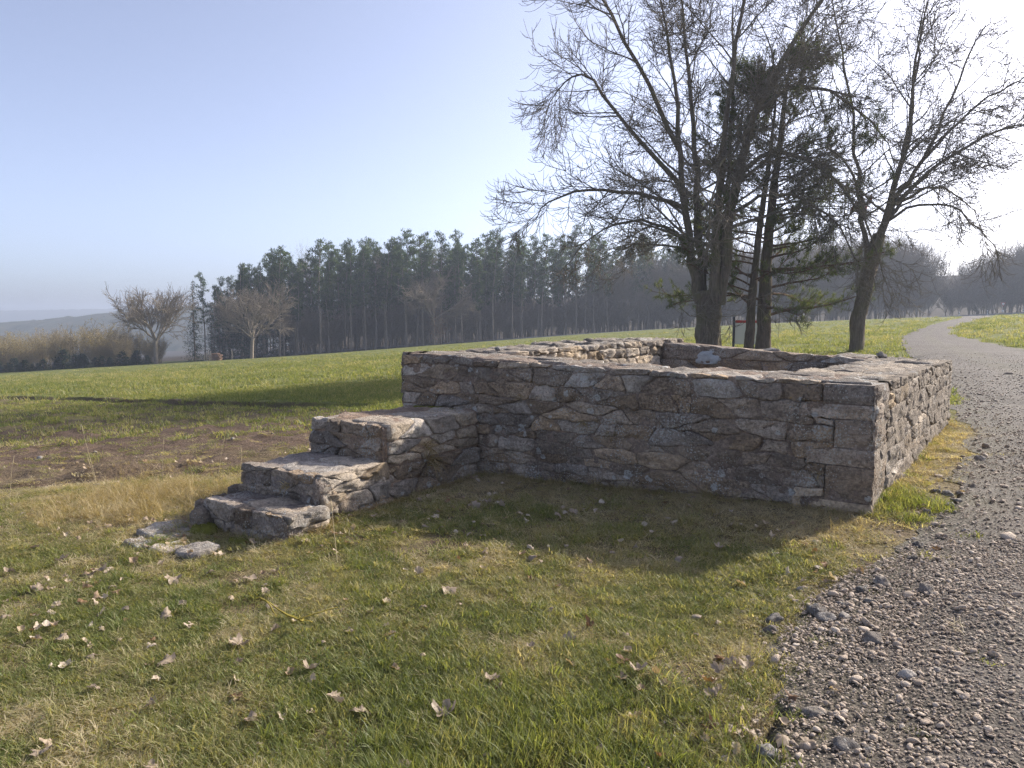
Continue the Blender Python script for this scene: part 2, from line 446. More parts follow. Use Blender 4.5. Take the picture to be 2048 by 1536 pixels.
def axis(stops):
    out = [stops[0][0]]
    for (a, sa), (b, sb) in zip(stops[:-1], stops[1:]):
        x = a
        while x < b - 1e-6:
            t = (x - a) / (b - a)
            x = min(b, x + sa + (sb - sa) * t)
            out.append(x)
    return np.array(out)

gx = axis([(-1950, 200), (-400, 40), (-100, 6), (-40, 0.6), (-26, 0.16), (-9, 0.09), (9, 0.09), (14, 0.3), (60, 3), (150, 8), (500, 60), (1950, 200)])
gy = axis([(-150, 30), (-10, 2), (1.4, 0.08), (13, 0.09), (36, 0.17), (60, 1.2), (150, 4), (400, 40), (2050, 200)])
GX, GY = np.meshgrid(gx, gy)
GZ = ground_z(GX, GY)
nx, ny = len(gx), len(gy)
idx = np.arange(nx * ny).reshape(ny, nx)
gf = np.stack([idx[:-1, :-1], idx[:-1, 1:], idx[1:, 1:], idx[1:, :-1]], -1).reshape(-1, 4)
sD, tD = ditch_coords(GX, GY)
fieldm = smooth01((np.hypot(GX, GY) - 11) / 6) * smooth01((GY - 8) / 3)
qg = xyz(GX, GY)
em = earth_mask(GX, GY)
ear = np.clip(em * smooth01((1.15 - np.abs((GY - 12.9 + 0.25 * GX * 0.2 + 0.8 * vnoise(qg, 0.25)) / 2.6)) / 0.5 + 0.35 + 0.9 * vnoise(qg, 0.4)), 0, 1)
verge = em * np.exp(-((GY - (10.2 + 0.57 * (GX + 3.4))) / 0.7) ** 2)
ditchm = smooth01((0.55 - np.abs(tD + 0.1)) / 0.3) * smooth01((sD + 2) / 2) * 0.85
woodf = smooth01((GY - np.interp(GX, [-70, -56, -30, -10, 10, 28, 92, 200], [130, 129, 138, 144, 154, 158, 160, 152])) / 3) * smooth01((GX + 66) / 6)
woodf = np.maximum(woodf, smooth01((GY - 150) / 6) * (GX < -40))
ear = np.clip(np.maximum.reduce([ear, em * (0.72 + 0.35 * vnoise(qg, 0.9)), verge * 0.9, ditchm]), 0, 1)
ground = obj_np("ground", np.stack([GX, GY, GZ], -1), gf, MT["ground"], None, True,
                {"earth": ('FLOAT', ear), "wood": ('FLOAT', woodf), "dry": ('FLOAT', dry_mask(GX, GY) * (GY < 40)), "field": ('FLOAT', fieldm)})
tag(ground, "sloping grass field with a strip of bare earth", None, None, "structure")

# gravel path: a ragged-edged sheet laid over the ground
def make_path():
    ys = axis([(1.3, 0.07), (14, 0.09), (40, 0.5), (146, 2.5)])
    us = np.linspace(0, 1, 76)
    V = []
    for y in ys:
        l = path_left_x(y); w = path_width(y) * 1.18
        xs = l + w * us
        xs[0] += -0.30 * vnoise(np.array([l, y, 0]), 0.9) - 0.14 * vnoise(np.array([l, y, 0]), 4.0)
        xs[-1] += 0.3 * vnoise(np.array([l + w, y, 0.0]), 0.8)
        V.append(np.stack([xs, np.full_like(xs, y)], -1))
    V = np.array(V)
    z = ground_z(V[..., 0], V[..., 1]) + 0.008
    edge = np.minimum(us, 1 - us) * 5
    q = xyz(V[..., 0], V[..., 1])
    z = z + np.clip(edge, 0, 1)[None, :] * 0.012
    n, m = len(ys), len(us)
    ii = np.arange(n * m).reshape(n, m)
    f = np.stack([ii[:-1, :-1], ii[:-1, 1:], ii[1:, 1:], ii[1:, :-1]], -1).reshape(-1, 4)
    o = obj_np("gravel_path", np.concatenate([V, z[..., None]], -1), f, MT["gravel_surface"], None, True, {"across": ('FLOAT', np.tile(us, len(ys)))})
    tag(o, "grey gravel farm track curving past the stone ruin to the road", None, None, "structure")
make_path()

def make_road():
    P = np.array([[-60, 158], [-20, 152], [10, 147], [50, 146], [95, 148], [150, 152], [260, 165]], float)
    u, q = _resample(P, 0)
    q = q[::25]
    d = np.gradient(q, axis=0); d /= np.linalg.norm(d, axis=1)[:, None]
    nrm = np.stack([-d[:, 1], d[:, 0]], 1)
    rows = []
    for off, dz in ((-3.6, -0.25), (-3.0, 0.30), (3.0, 0.36), (3.8, -0.2)):
        p = q + nrm * off
        rows.append(np.concatenate([p, (ground_z(p[:, 0], p[:, 1], False) + dz)[:, None]], 1))
    V = np.array(rows); n, m = V.shape[:2]
    ii = np.arange(n * m).reshape(n, m)
    f = np.stack([ii[:-1, :-1], ii[:-1, 1:], ii[1:, 1:], ii[1:, :-1]], -1).reshape(-1, 4)
    o = obj_np("road", V, f, MT["asphalt"])
    tag(o, "pale asphalt road running along the edge of the wood", None, None, "structure")
make_road()

def make_hill(name, label, x0, x1, crest, ycrest, base, n=420, tree=6.0, seed=0, spikes=True):
    xs = np.linspace(x0, x1, n); vs = np.linspace(0, 1, 30)
    XS, VS = np.meshgrid(xs, vs)
    c = np.interp(XS, [p[0] for p in crest], [p[1] for p in crest])
    prof = np.where(VS < 0.7, np.sin(VS / 0.7 * math.pi / 2), np.cos((VS - 0.7) / 0.3 * math.pi / 2 * 0.8))
    Y = ycrest - 190 + VS * 270
    Z = base + (c - base) * prof
    q = xyz(XS, Y)
    Z = Z + tree * 0.35 * vnoise(q, 0.12, seed) + tree * 0.3 * vnoise(q, 0.35, seed + 3)
    ii = np.arange(XS.size).reshape(XS.shape)
    f = np.stack([ii[:-1, :-1], ii[:-1, 1:], ii[1:, 1:], ii[1:, :-1]], -1).reshape(-1, 4)
    o = obj_np(name, np.stack([XS, Y, Z], -1), f, MT["hill"], None, True)
    tag(o, label, None, None, "structure")
    if spikes:     # conifer tops standing on the ridge, far too distant to part
        r = np.random.default_rng(seed + 5)
        V, F = [], []
        for k in range(260):
            x = r.uniform(x0, x1); v = r.uniform(0.45, 0.74)
            cc = np.interp(x, [p[0] for p in crest], [p[1] for p in crest])
            pz = math.sin(min(v, 0.7) / 0.7 * math.pi / 2)
            z = base + (cc - base) * pz - 1
            if vnoise(np.array([x, 0, 0.0]), 0.012, seed) < -0.1: continue
            y = ycrest - 190 + v * 270
            h = r.uniform(4, 8.5); w = h * r.uniform(0.16, 0.26); b = len(V)
            a0 = r.uniform(0, 6)
            for a in range(6): V.append((x + w * math.cos(a0 + a * 1.047), y + w * math.sin(a0 + a * 1.047), z + r.uniform(-1, 1)))
            V.append((x, y, z + h))
            for a in range(6): F.append((b + a, b + (a + 1) % 6, b + 6))
        t = obj_np("treeline", np.array(V), np.array(F), MT["hill"])
        tag(t, "far blue conifer tops along the wooded ridge", "treeline", None, "stuff")
make_hill("wooded_hill", "blue wooded ridge beyond the valley", -1000, 270,
          [(-1000, -18), (-590, -6), (-505, -2), (-455, 1.5), (-420, 4.5), (-365, 11), (-290, 15), (-100, 17), (270, 18)], 700, -45, tree=4.5, seed=1)
make_hill("distant_hill", "pale far hill line on the horizon", -1900, 600,
          [(-1900, 21), (-1300, 23), (-1100, 26), (-850, 31), (-450, 33), (600, 31)], 1750, -60, tree=6.0, seed=2, spikes=False)

# ------------------------------------------------------------------ haze
def make_haze():
    x0, x1, y0, y1, z0, z1 = -2000, 2000, -300, 2100, -105, 42
    V = np.array([[x, y, z] for z in (z0, z1) for y in (y0, y1) for x in (x0, x1)], float)
    F = np.array([[0, 2, 3, 1], [4, 5, 7, 6], [0, 1, 5, 4], [2, 6, 7, 3], [0, 4, 6, 2], [1, 3, 7, 5]])
    m = bpy.data.materials.new("haze_air"); m.use_nodes = True
    t = m.node_tree
    t.nodes.remove(t.nodes["Principled BSDF"])
    v = t.nodes.new("ShaderNodeVolumePrincipled")
    v.inputs["Color"].default_value = (0.57, 0.645, 0.78, 1)
    v.inputs["Density"].default_value = 0.00085
    v.inputs["Anisotropy"].default_value = 0.25
    t.links.new(v.outputs[0], t.nodes["Material Output"].inputs["Volume"])
    try: m.cycles.homogeneous_volume = True
    except Exception: pass
    o = obj_np("haze", V, F, m)
    tag(o, "thin spring haze over the fields", "haze", None, "stuff")
make_haze()

# ------------------------------------------------------------------ the stone ruin
C0 = np.array([2.97, 5.76, 0.0])
U = np.array([-0.8065, 0.5912, 0.0]); W = np.array([0.5912, 0.8065, 0.0]); Z = np.array([0.0, 0.0, 1.0])
A_LEN, B_LEN, TH = 5.42, 6.55, 1.0
def ruin_pt(u, w, z): return C0 + U * u + W * w + Z * z
def top_z(u, w):
    """height of the wall head: uneven, a little higher towards the left, stepped up along the left wall"""
    u, w = np.broadcast_arrays(np.asarray(u, float), np.asarray(w, float))
    left = smooth01((u - (A_LEN - TH - 0.04)) / 0.06)
    q = xyz(u, w, 2.0)
    return (1.12 + 0.022 * u - 0.085 * w / B_LEN * (1 - left) + left * 0.06 * smooth01((w - 2.0) / 3.0)
            + 0.028 * vnoise(q, 1.1, 6.0) + 0.016 * vnoise(q, 3.7, 2.0))

ruin = empty("stone_ruin", tuple(C0))
tag(ruin, "low square rubble stone tower foundation with four worn entrance steps", "ruin")
N_STONES = [0]

def stone_prism(poly, O, A, B, N, bulge, depth, seed, rough=0.012, tilt=0.0):
    """poly (n,2) in the face plane -> irregular stone standing proud of the face by about bulge"""
    n = len(poly); c = poly.mean(0)
    rings = [(1.0, -depth), (1.0, -0.012), (0.985, 0.35 * bulge), (0.94, 0.80 * bulge), (0.72, 0.95 * bulge), (0.42, 1.0 * bulge), (0.16, 1.0 * bulge)]
    V = []
    for s, h in rings:
        p = c + (poly - c) * s
        V.append(O + p[:, :1] * A + p[:, 1:] * B + N * h)
    V = np.concatenate(V)
    ctr = O + c[0] * A + c[1] * B + N * bulge
    V = np.concatenate([V, ctr[None]])
    wgt = np.repeat([0.0, 0.6, 1, 1, 1, 1, 1], n); wgt = np.r_[wgt, 1.0]
    d = fbm(V, 9.0, 3, seed) * rough * 1.6 + fbm(V, 34.0, 2, seed + 5) * rough * 0.7
    loc = np.concatenate([poly - c] * 7 + [np.zeros((1, 2))])
    d = d + tilt * loc[:, 1] * 0.25
    side = fbm(V, 12.0, 2, seed + 40)[:, None] * rough * 0.8
    V = V + N * (d * wgt)[:, None] + (A * side + B * np.roll(side, 3, 0)) * wgt[:, None] * 0.6
    k = len(rings)
    ii = np.arange(n * k).reshape(k, n); jj = np.roll(ii, -1, 1)
    F4 = np.stack([ii[:-1], jj[:-1], jj[1:], ii[1:]], -1).reshape(-1, 4)
    F3 = np.stack([ii[-1], jj[-1], np.full(n, n * k)], -1)
    return V, [F4, F3]

STONES = []
def add_stone(name, V, F, mat, parent, nrm=None):
    if name == "stone" and nrm is not None:                 # built later, once it is known which ones show largest
        STONES.append((V, F, mat, parent, np.asarray(nrm, float))); return
    ctr = V.mean(0)
    o = bpy.data.objects.new(name, mesh_np(name, V - ctr, F, mat, True))
    o.location = ctr; o.parent = parent; link(o)
    N_STONES[0] += 1
    return o

def clip_poly(P, n, c):
    """keep the side of polygon P where p.n <= c"""
    d = P @ n - c; out = []
    for a in range(len(P)):
        b = (a + 1) % len(P)
        if d[a] <= 0: out.append(P[a])
        if (d[a] < 0) != (d[b] < 0) and d[a] != d[b]: out.append(P[a] + (P[b] - P[a]) * (d[a] / (d[a] - d[b])))
    return np.array(out) if len(out) > 2 else np.zeros((0, 2))

def rubble_layout(r, x0, x1, y0, y1f, hmin, hmax, wmin, wmax):
    """random rubble: cells around jittered, roughly coursed seeds; returns outline polygons"""
    ymax = max(y1f(x) for x in np.linspace(x0, x1, 9))
    asp = (wmin + wmax) / (hmin + hmax) * 2.3
    seeds = []; y = y0; row = 0
    while y < ymax - 0.35 * hmin:
        h = r.uniform(hmin, hmax)
        if ymax - (y + h) < 0.6 * hmin: h = ymax - y
        x = x0 - r.uniform(0, wmin) * (row % 2)
        while x < x1:
            w = r.uniform(wmin, wmax) * (0.55 if r.random() < 0.16 else 1.0)
            sx, sy = x + w * 0.5, y + h * (0.5 + r.uniform(-0.13, 0.13))
            if x0 < sx < x1:
                seeds.append((sx, sy))
                if h > 0.17 and w < 0.34 and r.random() < 0.3: seeds[-1] = (sx, y + h * 0.25); seeds.append((sx + r.uniform(-.04, .04), y + h * 0.75))
            x += w
        y += h; row += 1
    S = np.array(seeds) * np.array([1 / asp, 1.0])
    wt = r.uniform(-0.0022, 0.0022, len(S))
    so = r.uniform(0, 50); out = []
    for k in range(len(S)):
        a, b = x0 / asp, x1 / asp
        tl, tr = y1f(x0), y1f(x1)
        P = np.array([[a, y0], [b, y0], [b, tr], [a, tl]])
        near = np.argsort(((S - S[k]) ** 2).sum(1))[1:22]
        for m in near:
            nn = S[m] - S[k]; c = 0.5 * (S[m] @ S[m] - S[k] @ S[k] - wt[m] + wt[k])
            P = clip_poly(P, nn, c)
            if not len(P): break
        if len(P) < 3: continue
        P = P * np.array([asp, 1.0])
        # resample the outline evenly, round the corners a little, shrink by half a joint
        per = np.r_[0, np.cumsum(np.hypot(*np.diff(np.vstack([P, P[:1]]), axis=0).T))]
        u = np.linspace(0, per[-1], 25)[:-1]; Q = np.vstack([P, P[:1]])
        q = np.stack([np.interp(u, per, Q[:, 0]), np.interp(u, per, Q[:, 1])], 1)
        sm = r.uniform(0.15, 0.8)
        q = q * (1 - 0.5 * sm) + 0.25 * sm * (np.roll(q, 1, 0) + np.roll(q, -1, 0))
        c = q.mean(0); d = q - c; L = np.linalg.norm(d, axis=1, keepdims=True)
        if L.max() < 0.035: continue
        g = r.uniform(0.002, 0.012)
        q = c + d * np.maximum(0.2, (L - g) / L)
        jit = np.stack([vnoise(xyz(q[:, 0], q[:, 1], so), 11.0), vnoise(xyz(q[:, 0], q[:, 1], so + 9), 11.0)], 1) * 0.014
        onb = (np.abs(q[:, 0] - x0) < 0.02) | (np.abs(q[:, 0] - x1) < 0.02)
        q = q + jit * np.where(onb, 0.25, 1.0)[:, None]
        out.append((q, 0, 0, 0, 0))
    return out

def mortar_patch(r, O, A, B, N, x0, x1, y0, y1f, off, amp, step=0.035, seed=0):
    xs = np.linspace(x0, x1, max(3, int((x1 - x0) / step))); m = max(4, int((max(y1f(x0), y1f(x1)) - y0) / step))
    ts = np.linspace(0, 1, m)
    X, T = np.meshgrid(xs, ts)
    top = np.array([y1f(x) for x in xs])[None, :]
    Y = y0 + (top - y0) * T
    V = O + X[..., None] * A + Y[..., None] * B
    d = off + amp * (fbm(V, 4.5, 3, seed) * 0.7 + fbm(V, 19.0, 3, seed + 3) * 0.55)
    ed = np.minimum.reduce([(X - x0) / 0.05, (x1 - X) / 0.05, (top - Y) / 0.05 + 0 * X]).clip(0, 1)
    V = V + N * (d * 1.0 - 0.02 * (1 - ed))[..., None]
    n, mm = X.shape
    ii = np.arange(n * mm).reshape(n, mm)
    f = np.stack([ii[:-1, :-1], ii[:-1, 1:], ii[1:, 1:], ii[1:, :-1]], -1).reshape(-1, 4)
    return V.reshape(-1, 3), f

def join(parts):
    V, F, b = [], {}, 0
    for v, fs in parts:
        if isinstance(fs, np.ndarray): fs = [fs]
        for f in fs: F.setdefault(f.shape[1], []).append(f + b)
        V.append(v); b += len(v)
    return np.concatenate(V), [np.concatenate(x) for x in F.values()]

def box_quads(P):   # 8 corners, bottom ring then top ring
    return np.array(P, float), np.array([[3, 2, 1, 0], [4, 5, 6, 7], [0, 1, 5, 4], [1, 2, 6, 5], [2, 3, 7, 6], [3, 0, 4, 7]])

def rubble_face(parent, O, A, N, x0, x1, y0, y1f, mats, r, seed, hs=(0.12, 0.21), ws=(0.2, 0.48), bulge=(0.002, 0.014), rough=0.010, skip=0.0, hide=None, lim=None):
    for poly, k, K, i, n in rubble_layout(r, x0, x1, y0, y1f, hs[0], hs[1], ws[0], ws[1]):
        if r.random() < skip or (hide and hide(poly.mean(0))): continue
        if lim is not None:
            poly = np.stack([np.maximum(poly[:, 0], lim(poly[:, 1])), poly[:, 1]], 1)
            if np.ptp(poly[:, 0]) < 0.05: continue
        b = r.uniform(*bulge)
        V, F = stone_prism(poly, O, A, Z, N, b, 0.10, r.uniform(0, 90), rough, r.uniform(-1, 1) * 0.25)
        m = mats(poly.mean(0), r) if callable(mats) else mats
        add_stone("stone", V, F, m, parent, N)

def slab_layer(parent, u0, u1, w0, w1, zf, mat, r, cell, keep=0.9, lift=(0.0, 0.02), thick=0.05, rough=0.012):
    """irregular flat stones bedded in a wall head"""
    nu = max(1, round((u1 - u0) / cell)); nw = max(1, round((w1 - w0) / cell))
    jit = r.uniform(-0.22, 0.22, (nu + 1, nw + 1, 2))
    for a in range(nu + 1):
        for b in range(nw + 1):
            if a in (0, nu): jit[a, b, 0] = 0
            if b in (0, nw): jit[a, b, 1] = 0
    cu, cw = (u1 - u0) / nu, (w1 - w0) / nw
    for a in range(nu):
        for b in range(nw):
            if r.random() > keep: continue
            q = []
            cor = [(a, b), (a + 1, b), (a + 1, b + 1), (a, b + 1)]
            pts = [np.array([u0 + (p[0] + jit[p][0]) * cu, w0 + (p[1] + jit[p][1]) * cw]) for p in cor]
            for e in range(4):
                for t in (0, 0.25, 0.5, 0.75): q.append(pts[e] * (1 - t) + pts[(e + 1) % 4] * t)
            q = np.array(q); c = q.mean(0); half = np.abs(q - c).max(0)
            e_ = (q - c) / half
            rr = np.clip((np.abs(e_[:, 0]) ** 4 + np.abs(e_[:, 1]) ** 4) ** 0.25, 1, 9)
            q = c + e_ / rr[:, None] ** 0.8 * (half - 0.008)
            q = q + 0.02 * np.stack([vnoise(xyz(q[:, 0], q[:, 1], 3.0), 7.0), vnoise(xyz(q[:, 0], q[:, 1], 8.0), 7.0)], 1)
            z = float(zf(c[0], c[1])) + r.uniform(*lift)
            V, F = stone_prism(q, C0 + Z * z, U, W, Z, 0.02, thick, r.uniform(0, 90), rough, r.uniform(-1, 1) * 0.12)
            add_stone("stone", V, [f[:, ::-1] for f in F], mat, parent, Z)

def make_ruin():
    r = np.random.default_rng(23)
    BASE = -0.55
    S_U0, S_U1 = 4.16, 5.30            # the steps' extent along the front wall
    f_top = lambda u: float(top_z(u, 0.0))
    # ---- front wall
    def core(u0, u1, w0, w1, patches, mat):
        zt = [float(top_z(u, w)) - 0.05 for u, w in ((u0, w0), (u1, w0), (u1, w1), (u0, w1))]
        cs = [(u0 + 0.05, w0 + 0.05), (u1 - 0.05, w0 + 0.05), (u1 - 0.05, w1 - 0.05), (u0 + 0.05, w1 - 0.05)]
        P = [ruin_pt(u, w, BASE) for u, w in cs] + [ruin_pt(u, w, z) for (u, w), z in zip(cs, zt)]
        v, f = box_quads(P)
        V, F = join([(v, f)] + patches)
        return obj_np("wall", V, F, mat, ruin, True)
    def top_patch(u0, u1, w0, w1, seed, amp=0.022, off=-0.012):
        us = np.linspace(u0, u1, max(3, int((u1 - u0) / 0.03))); ws = np.linspace(w0, w1, max(3, int((w1 - w0) / 0.03)))
        X, Y = np.meshgrid(us, ws)
        V = C0 + X[..., None] * U + Y[..., None] * W
        z = top_z(X, Y) + off + amp * (fbm(V, 3.0, 3, seed) * 0.8 + fbm(V, 14.0, 3, seed + 4) * 0.6)
        ed = np.minimum.reduce([(X - u0), (u1 - X), (Y - w0), (w1 - Y)])
        z = z - 0.06 * (1 - smooth01(ed / 0.05))
        V = V + Z * z[..., None]
        ii = np.arange(X.size).reshape(X.shape)
        f = np.stack([ii[:-1, :-1], ii[1:, :-1], ii[1:, 1:], ii[:-1, 1:]], -1).reshape(-1, 4)
        return V.reshape(-1, 3), f
    NF, NR, NB, NL = -W, -U, W, U
    # face frames: origin, horizontal axis, outward normal
    fm = mortar_patch(r, C0, U, Z, NF, 0.0, A_LEN, -0.35, lambda u: f_top(u) - 0.02, -0.009, 0.020, 0.022, 3)
    fi = mortar_patch(r, C0 + W * TH, U, Z, W, TH, A_LEN - TH, 0.1, lambda u: float(top_z(u, TH)) - 0.02, -0.006, 0.016, 0.05, 5)
    front = core(0, A_LEN, 0, TH, [fm, fi, top_patch(0.02, A_LEN - 0.02, 0.02, TH - 0.01, 4)], MT["mortar"])
    front["label"] = "shaded front wall of dark lichen-spotted rubble"
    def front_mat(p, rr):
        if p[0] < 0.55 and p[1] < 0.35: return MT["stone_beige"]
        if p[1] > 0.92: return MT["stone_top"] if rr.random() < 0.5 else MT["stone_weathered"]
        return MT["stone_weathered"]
    # quoins at the sunlit corner: thick stones that turn the corner
    y = -0.30; k = 0
    qh = [0.42, 0.30, 0.15, 0.24, 0.13, 0.17]
    tz = f_top(0) + 0.30
    sc = tz / sum(qh)
    quoin_u = []
    for h in qh:
        h *= sc
        ul = (0.62, 0.36, 0.52, 0.30, 0.58, 0.40)[k % 6]; wl = (0.34 if k % 2 == 0 else 0.6) * r.uniform(0.85, 1.15)
        quoin_u.append((y, y + h, ul, wl))
        nseg = 7
        g = np.linspace(0, 1, nseg)
        parts = []
        O = ruin_pt(-0.006, -0.006, y + 0.006)
        for (P0, E1, E2, Nn, l1, l2) in ((O, U, Z, NF, ul, h - 0.012), (O, W, Z, NR, wl, h - 0.012), (O + Z * (h - 0.012), U, W, Z, ul, wl)):
            a_, b_ = np.meshgrid(np.linspace(0, l1, 12), np.linspace(0, l2, 8))
            V = P0 + a_[..., None] * E1 + b_[..., None] * E2
            ii = np.arange(a_.size).reshape(a_.shape)
            f = np.stack([ii[:-1, :-1], ii[:-1, 1:], ii[1:, 1:], ii[1:, :-1]], -1).reshape(-1, 4)
            if Nn is not NF and Nn is not Z: f = f[:, ::-1]
            V = V.reshape(-1, 3)
            parts.append((V, f))
        V, F = join(parts)
        # weld-safe displacement: depends on position only
        rel = V - ruin_pt(0, 0, 0)
        au, aw = rel @ U, rel @ W
        d = 0.018 * fbm(V, 7.0, 3, 31.0 + k) + 0.009 * fbm(V, 30.0, 2, 7.0)
        zrel = (rel[:, 2] - y) / h
        rnd = 0.020 * (np.exp(-zrel / 0.07) + np.exp(-(1 - zrel) / 0.07))
        V = V + (NF * (d - rnd)[:, None]) * (np.exp(-np.clip(aw, 0, 9) / 0.25))[:, None] + (NR * (d * 1.3 - rnd)[:, None]) * (np.exp(-np.clip(au, 0, 9) / 0.25))[:, None]
        V = V - (W * (0.05 * smooth01((au - ul + 0.03) / 0.03))[:, None]) * (np.abs(aw) < 0.03)[:, None]
        V = V + (U * (0.05 * smooth01((aw - wl + 0.03) / 0.03))[:, None]) * (np.abs(au) < 0.03)[:, None]
        chip = 0.045 * np.clip(vnoise(xyz(0 * rel[:, 2], rel[:, 2], 3.0), 7.0) + 0.25 * vnoise(V, 25.0), 0, 1) * np.exp(-np.clip(np.maximum(au, aw), 0, 9) / 0.035)
        V = V + (U + W) * chip[:, None]
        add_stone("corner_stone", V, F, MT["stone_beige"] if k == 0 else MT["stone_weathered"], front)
        y += h; k += 1
    # rest of the front face, course by course beside the quoins
    hide = lambda c: c[0] > 4.22 and c[1] < 0.50            # behind the steps
    lim_u = lambda yy: np.array([next((q[2] for q in quoin_u if q[0] <= v <= q[1]), 0.4) for v in yy]) + 0.012
    lim_w = lambda yy: np.array([next((q[3] for q in quoin_u if q[0] <= v <= q[1]), 0.4) for v in yy]) + 0.012
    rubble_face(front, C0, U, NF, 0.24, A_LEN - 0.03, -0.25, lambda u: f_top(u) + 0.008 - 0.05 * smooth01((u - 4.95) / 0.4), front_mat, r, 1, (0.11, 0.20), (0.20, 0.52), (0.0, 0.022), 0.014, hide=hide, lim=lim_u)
    # end face at the left corner (seen edge-on)
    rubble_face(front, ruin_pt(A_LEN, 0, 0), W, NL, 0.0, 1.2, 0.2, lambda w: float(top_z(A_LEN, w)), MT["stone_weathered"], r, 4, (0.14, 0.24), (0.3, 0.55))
    slab_layer(front, 0.05, A_LEN - 0.05, 0.07, TH - 0.05, top_z, MT["stone_top"], r, 0.48, 0.72, (-0.028, -0.008), 0.05, 0.010)
    # ---- right wall
    rm = mortar_patch(r, C0, W, Z, NR, 0.0, B_LEN, -0.35, lambda w: float(top_z(0, w)) - 0.02, -0.003, 0.016, 0.022, 13)
    ri = mortar_patch(r, C0 + U * TH, W, Z, U, TH, B_LEN - TH, 0.1, lambda w: float(top_z(TH, w)) - 0.02, -0.004, 0.02, 0.06, 15)
    rm = (rm[0], rm[1][:, ::-1])
    right = core(0, TH, TH - 0.02, B_LEN, [rm, ri, top_patch(0.02, TH - 0.01, TH - 0.02, B_LEN - 0.02, 14)], MT["mortar_beige"])
    right["label"] = "sunlit beige side wall with coarse raked texture"
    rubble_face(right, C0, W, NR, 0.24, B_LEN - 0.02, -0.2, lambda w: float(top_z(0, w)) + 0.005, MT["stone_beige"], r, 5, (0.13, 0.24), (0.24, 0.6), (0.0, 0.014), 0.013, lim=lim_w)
    slab_layer(right, 0.06, TH - 0.05, TH + 0.02, B_LEN - 0.06, top_z, MT["stone_top"], r, 0.5, 0.7, (-0.03, -0.005), 0.05, 0.012)
    # ---- back wall
    bi = mortar_patch(r, C0 + W * (B_LEN - TH), U, Z, -W, TH, A_LEN - TH, 0.1, lambda u: float(top_z(u, B_LEN)) - 0.02, -0.004, 0.02, 0.04, 25)
    back = core(TH - 0.02, A_LEN - TH + 0.02, B_LEN - TH, B_LEN, [bi, top_patch(TH - 0.02, A_LEN - TH + 0.02, B_LEN - TH + 0.02, B_LEN - 0.02, 24, 0.035)], MT["mortar"])
    back["label"] = "rear wall seen across the hollow inside of the ruin"
    rubble_face(back, C0 + W * (B_LEN - TH), U, NF, TH, A_LEN - TH, 0.45, lambda u: float(top_z(u, B_LEN)) + 0.015, MT["stone_weathered"], r, 6, (0.18, 0.28), (0.35, 0.75), (0.015, 0.05), 0.02)
    slab_layer(back, TH, A_LEN - TH, B_LEN - TH + 0.07, B_LEN - 0.05, top_z, MT["stone_top"], r, 0.6, 0.7, (-0.02, 0.02), 0.06, 0.016)
    # pale lichen crust on the rear wall's inner face
    n = 26
    a_, b_ = np.meshgrid(np.linspace(-1, 1, n), np.linspace(-1, 1, 16))
    q = xyz(a_, b_, 4.0); e_ = smooth01((1 - (a_ ** 4 + b_ ** 4)) * 1.6 + 0.9 * vnoise(q, 2.6) - 0.35)
    V = ruin_pt(0, B_LEN - TH, 0) + U * (3.55 + 0.27 * a_)[..., None] + Z * (0.995 + 0.125 * b_)[..., None] - W * (-0.03 + 0.085 * e_ + 0.012 * vnoise(q, 6.0) * e_)[..., None]
    ii = np.arange(a_.size).reshape(a_.shape)
    f = np.stack([ii[:-1, :-1], ii[:-1, 1:], ii[1:, 1:], ii[1:, :-1]], -1).reshape(-1, 4)
    lc = bpy.data.objects.new("lichen_crust", mesh_np("lichen_crust", V.reshape(-1, 3), f, MT["pale_lichen"], True)); lc.parent = back; link(lc)
    lc["label"] = "bluish-white lichen crust on the inner face"
    # ---- left wall, its inner face in the sun
    li = mortar_patch(r, C0 + U * (A_LEN - TH), W, Z, -U, TH, B_LEN, 0.1, lambda w: float(top_z(A_LEN, w)) - 0.02, -0.004, 0.03, 0.035, 35)
    li = (li[0], li[1][:, ::-1])
    left = core(A_LEN - TH, A_LEN, TH - 0.02, B_LEN, [li, top_patch(A_LEN - TH, A_LEN - 0.02, TH - 0.02, B_LEN - 0.02, 34, 0.035)], MT["mortar_beige"])
    left["label"] = "far side wall with its inner face in the sun"
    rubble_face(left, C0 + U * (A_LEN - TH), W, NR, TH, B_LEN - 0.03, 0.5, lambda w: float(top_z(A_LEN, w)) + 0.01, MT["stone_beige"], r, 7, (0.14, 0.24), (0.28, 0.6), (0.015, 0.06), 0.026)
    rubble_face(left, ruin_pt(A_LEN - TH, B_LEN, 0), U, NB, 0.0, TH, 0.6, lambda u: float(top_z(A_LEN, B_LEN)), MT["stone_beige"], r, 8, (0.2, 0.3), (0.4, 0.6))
    slab_layer(left, A_LEN - TH + 0.07, A_LEN - 0.05, TH + 0.05, B_LEN - 0.05, top_z, MT["stone_top"], r, 0.55, 0.7, (-0.02, 0.015), 0.06, 0.016)
    # ---- steps, running out from the left end of the front wall
    def step(u0, u1, w_near, w_far, zt, zb, seed, taper=0.0):
        """block from w=-w_far (nose) to w=-w_near; tread at zt"""
        core_in = 0.05
        P = [ruin_pt(u, -w, z) for z in (zb - 0.3, zt - 0.06) for (u, w) in ((u0 + core_in, w_far - core_in), (u1 - core_in, w_far - core_in), (u1 - core_in, w_near), (u0 + core_in, w_near))]
        cb = box_quads(P)
        # tread sheet
        a_, b_ = np.meshgrid(np.linspace(u0 + 0.02, u1 - 0.02, 44), np.linspace(w_near, w_far - 0.02, max(8, int((w_far - w_near) / 0.03))))
        V = C0 + a_[..., None] * U - b_[..., None] * W
        ed = np.minimum.reduce([a_ - u0, u1 - a_, w_far - b_])
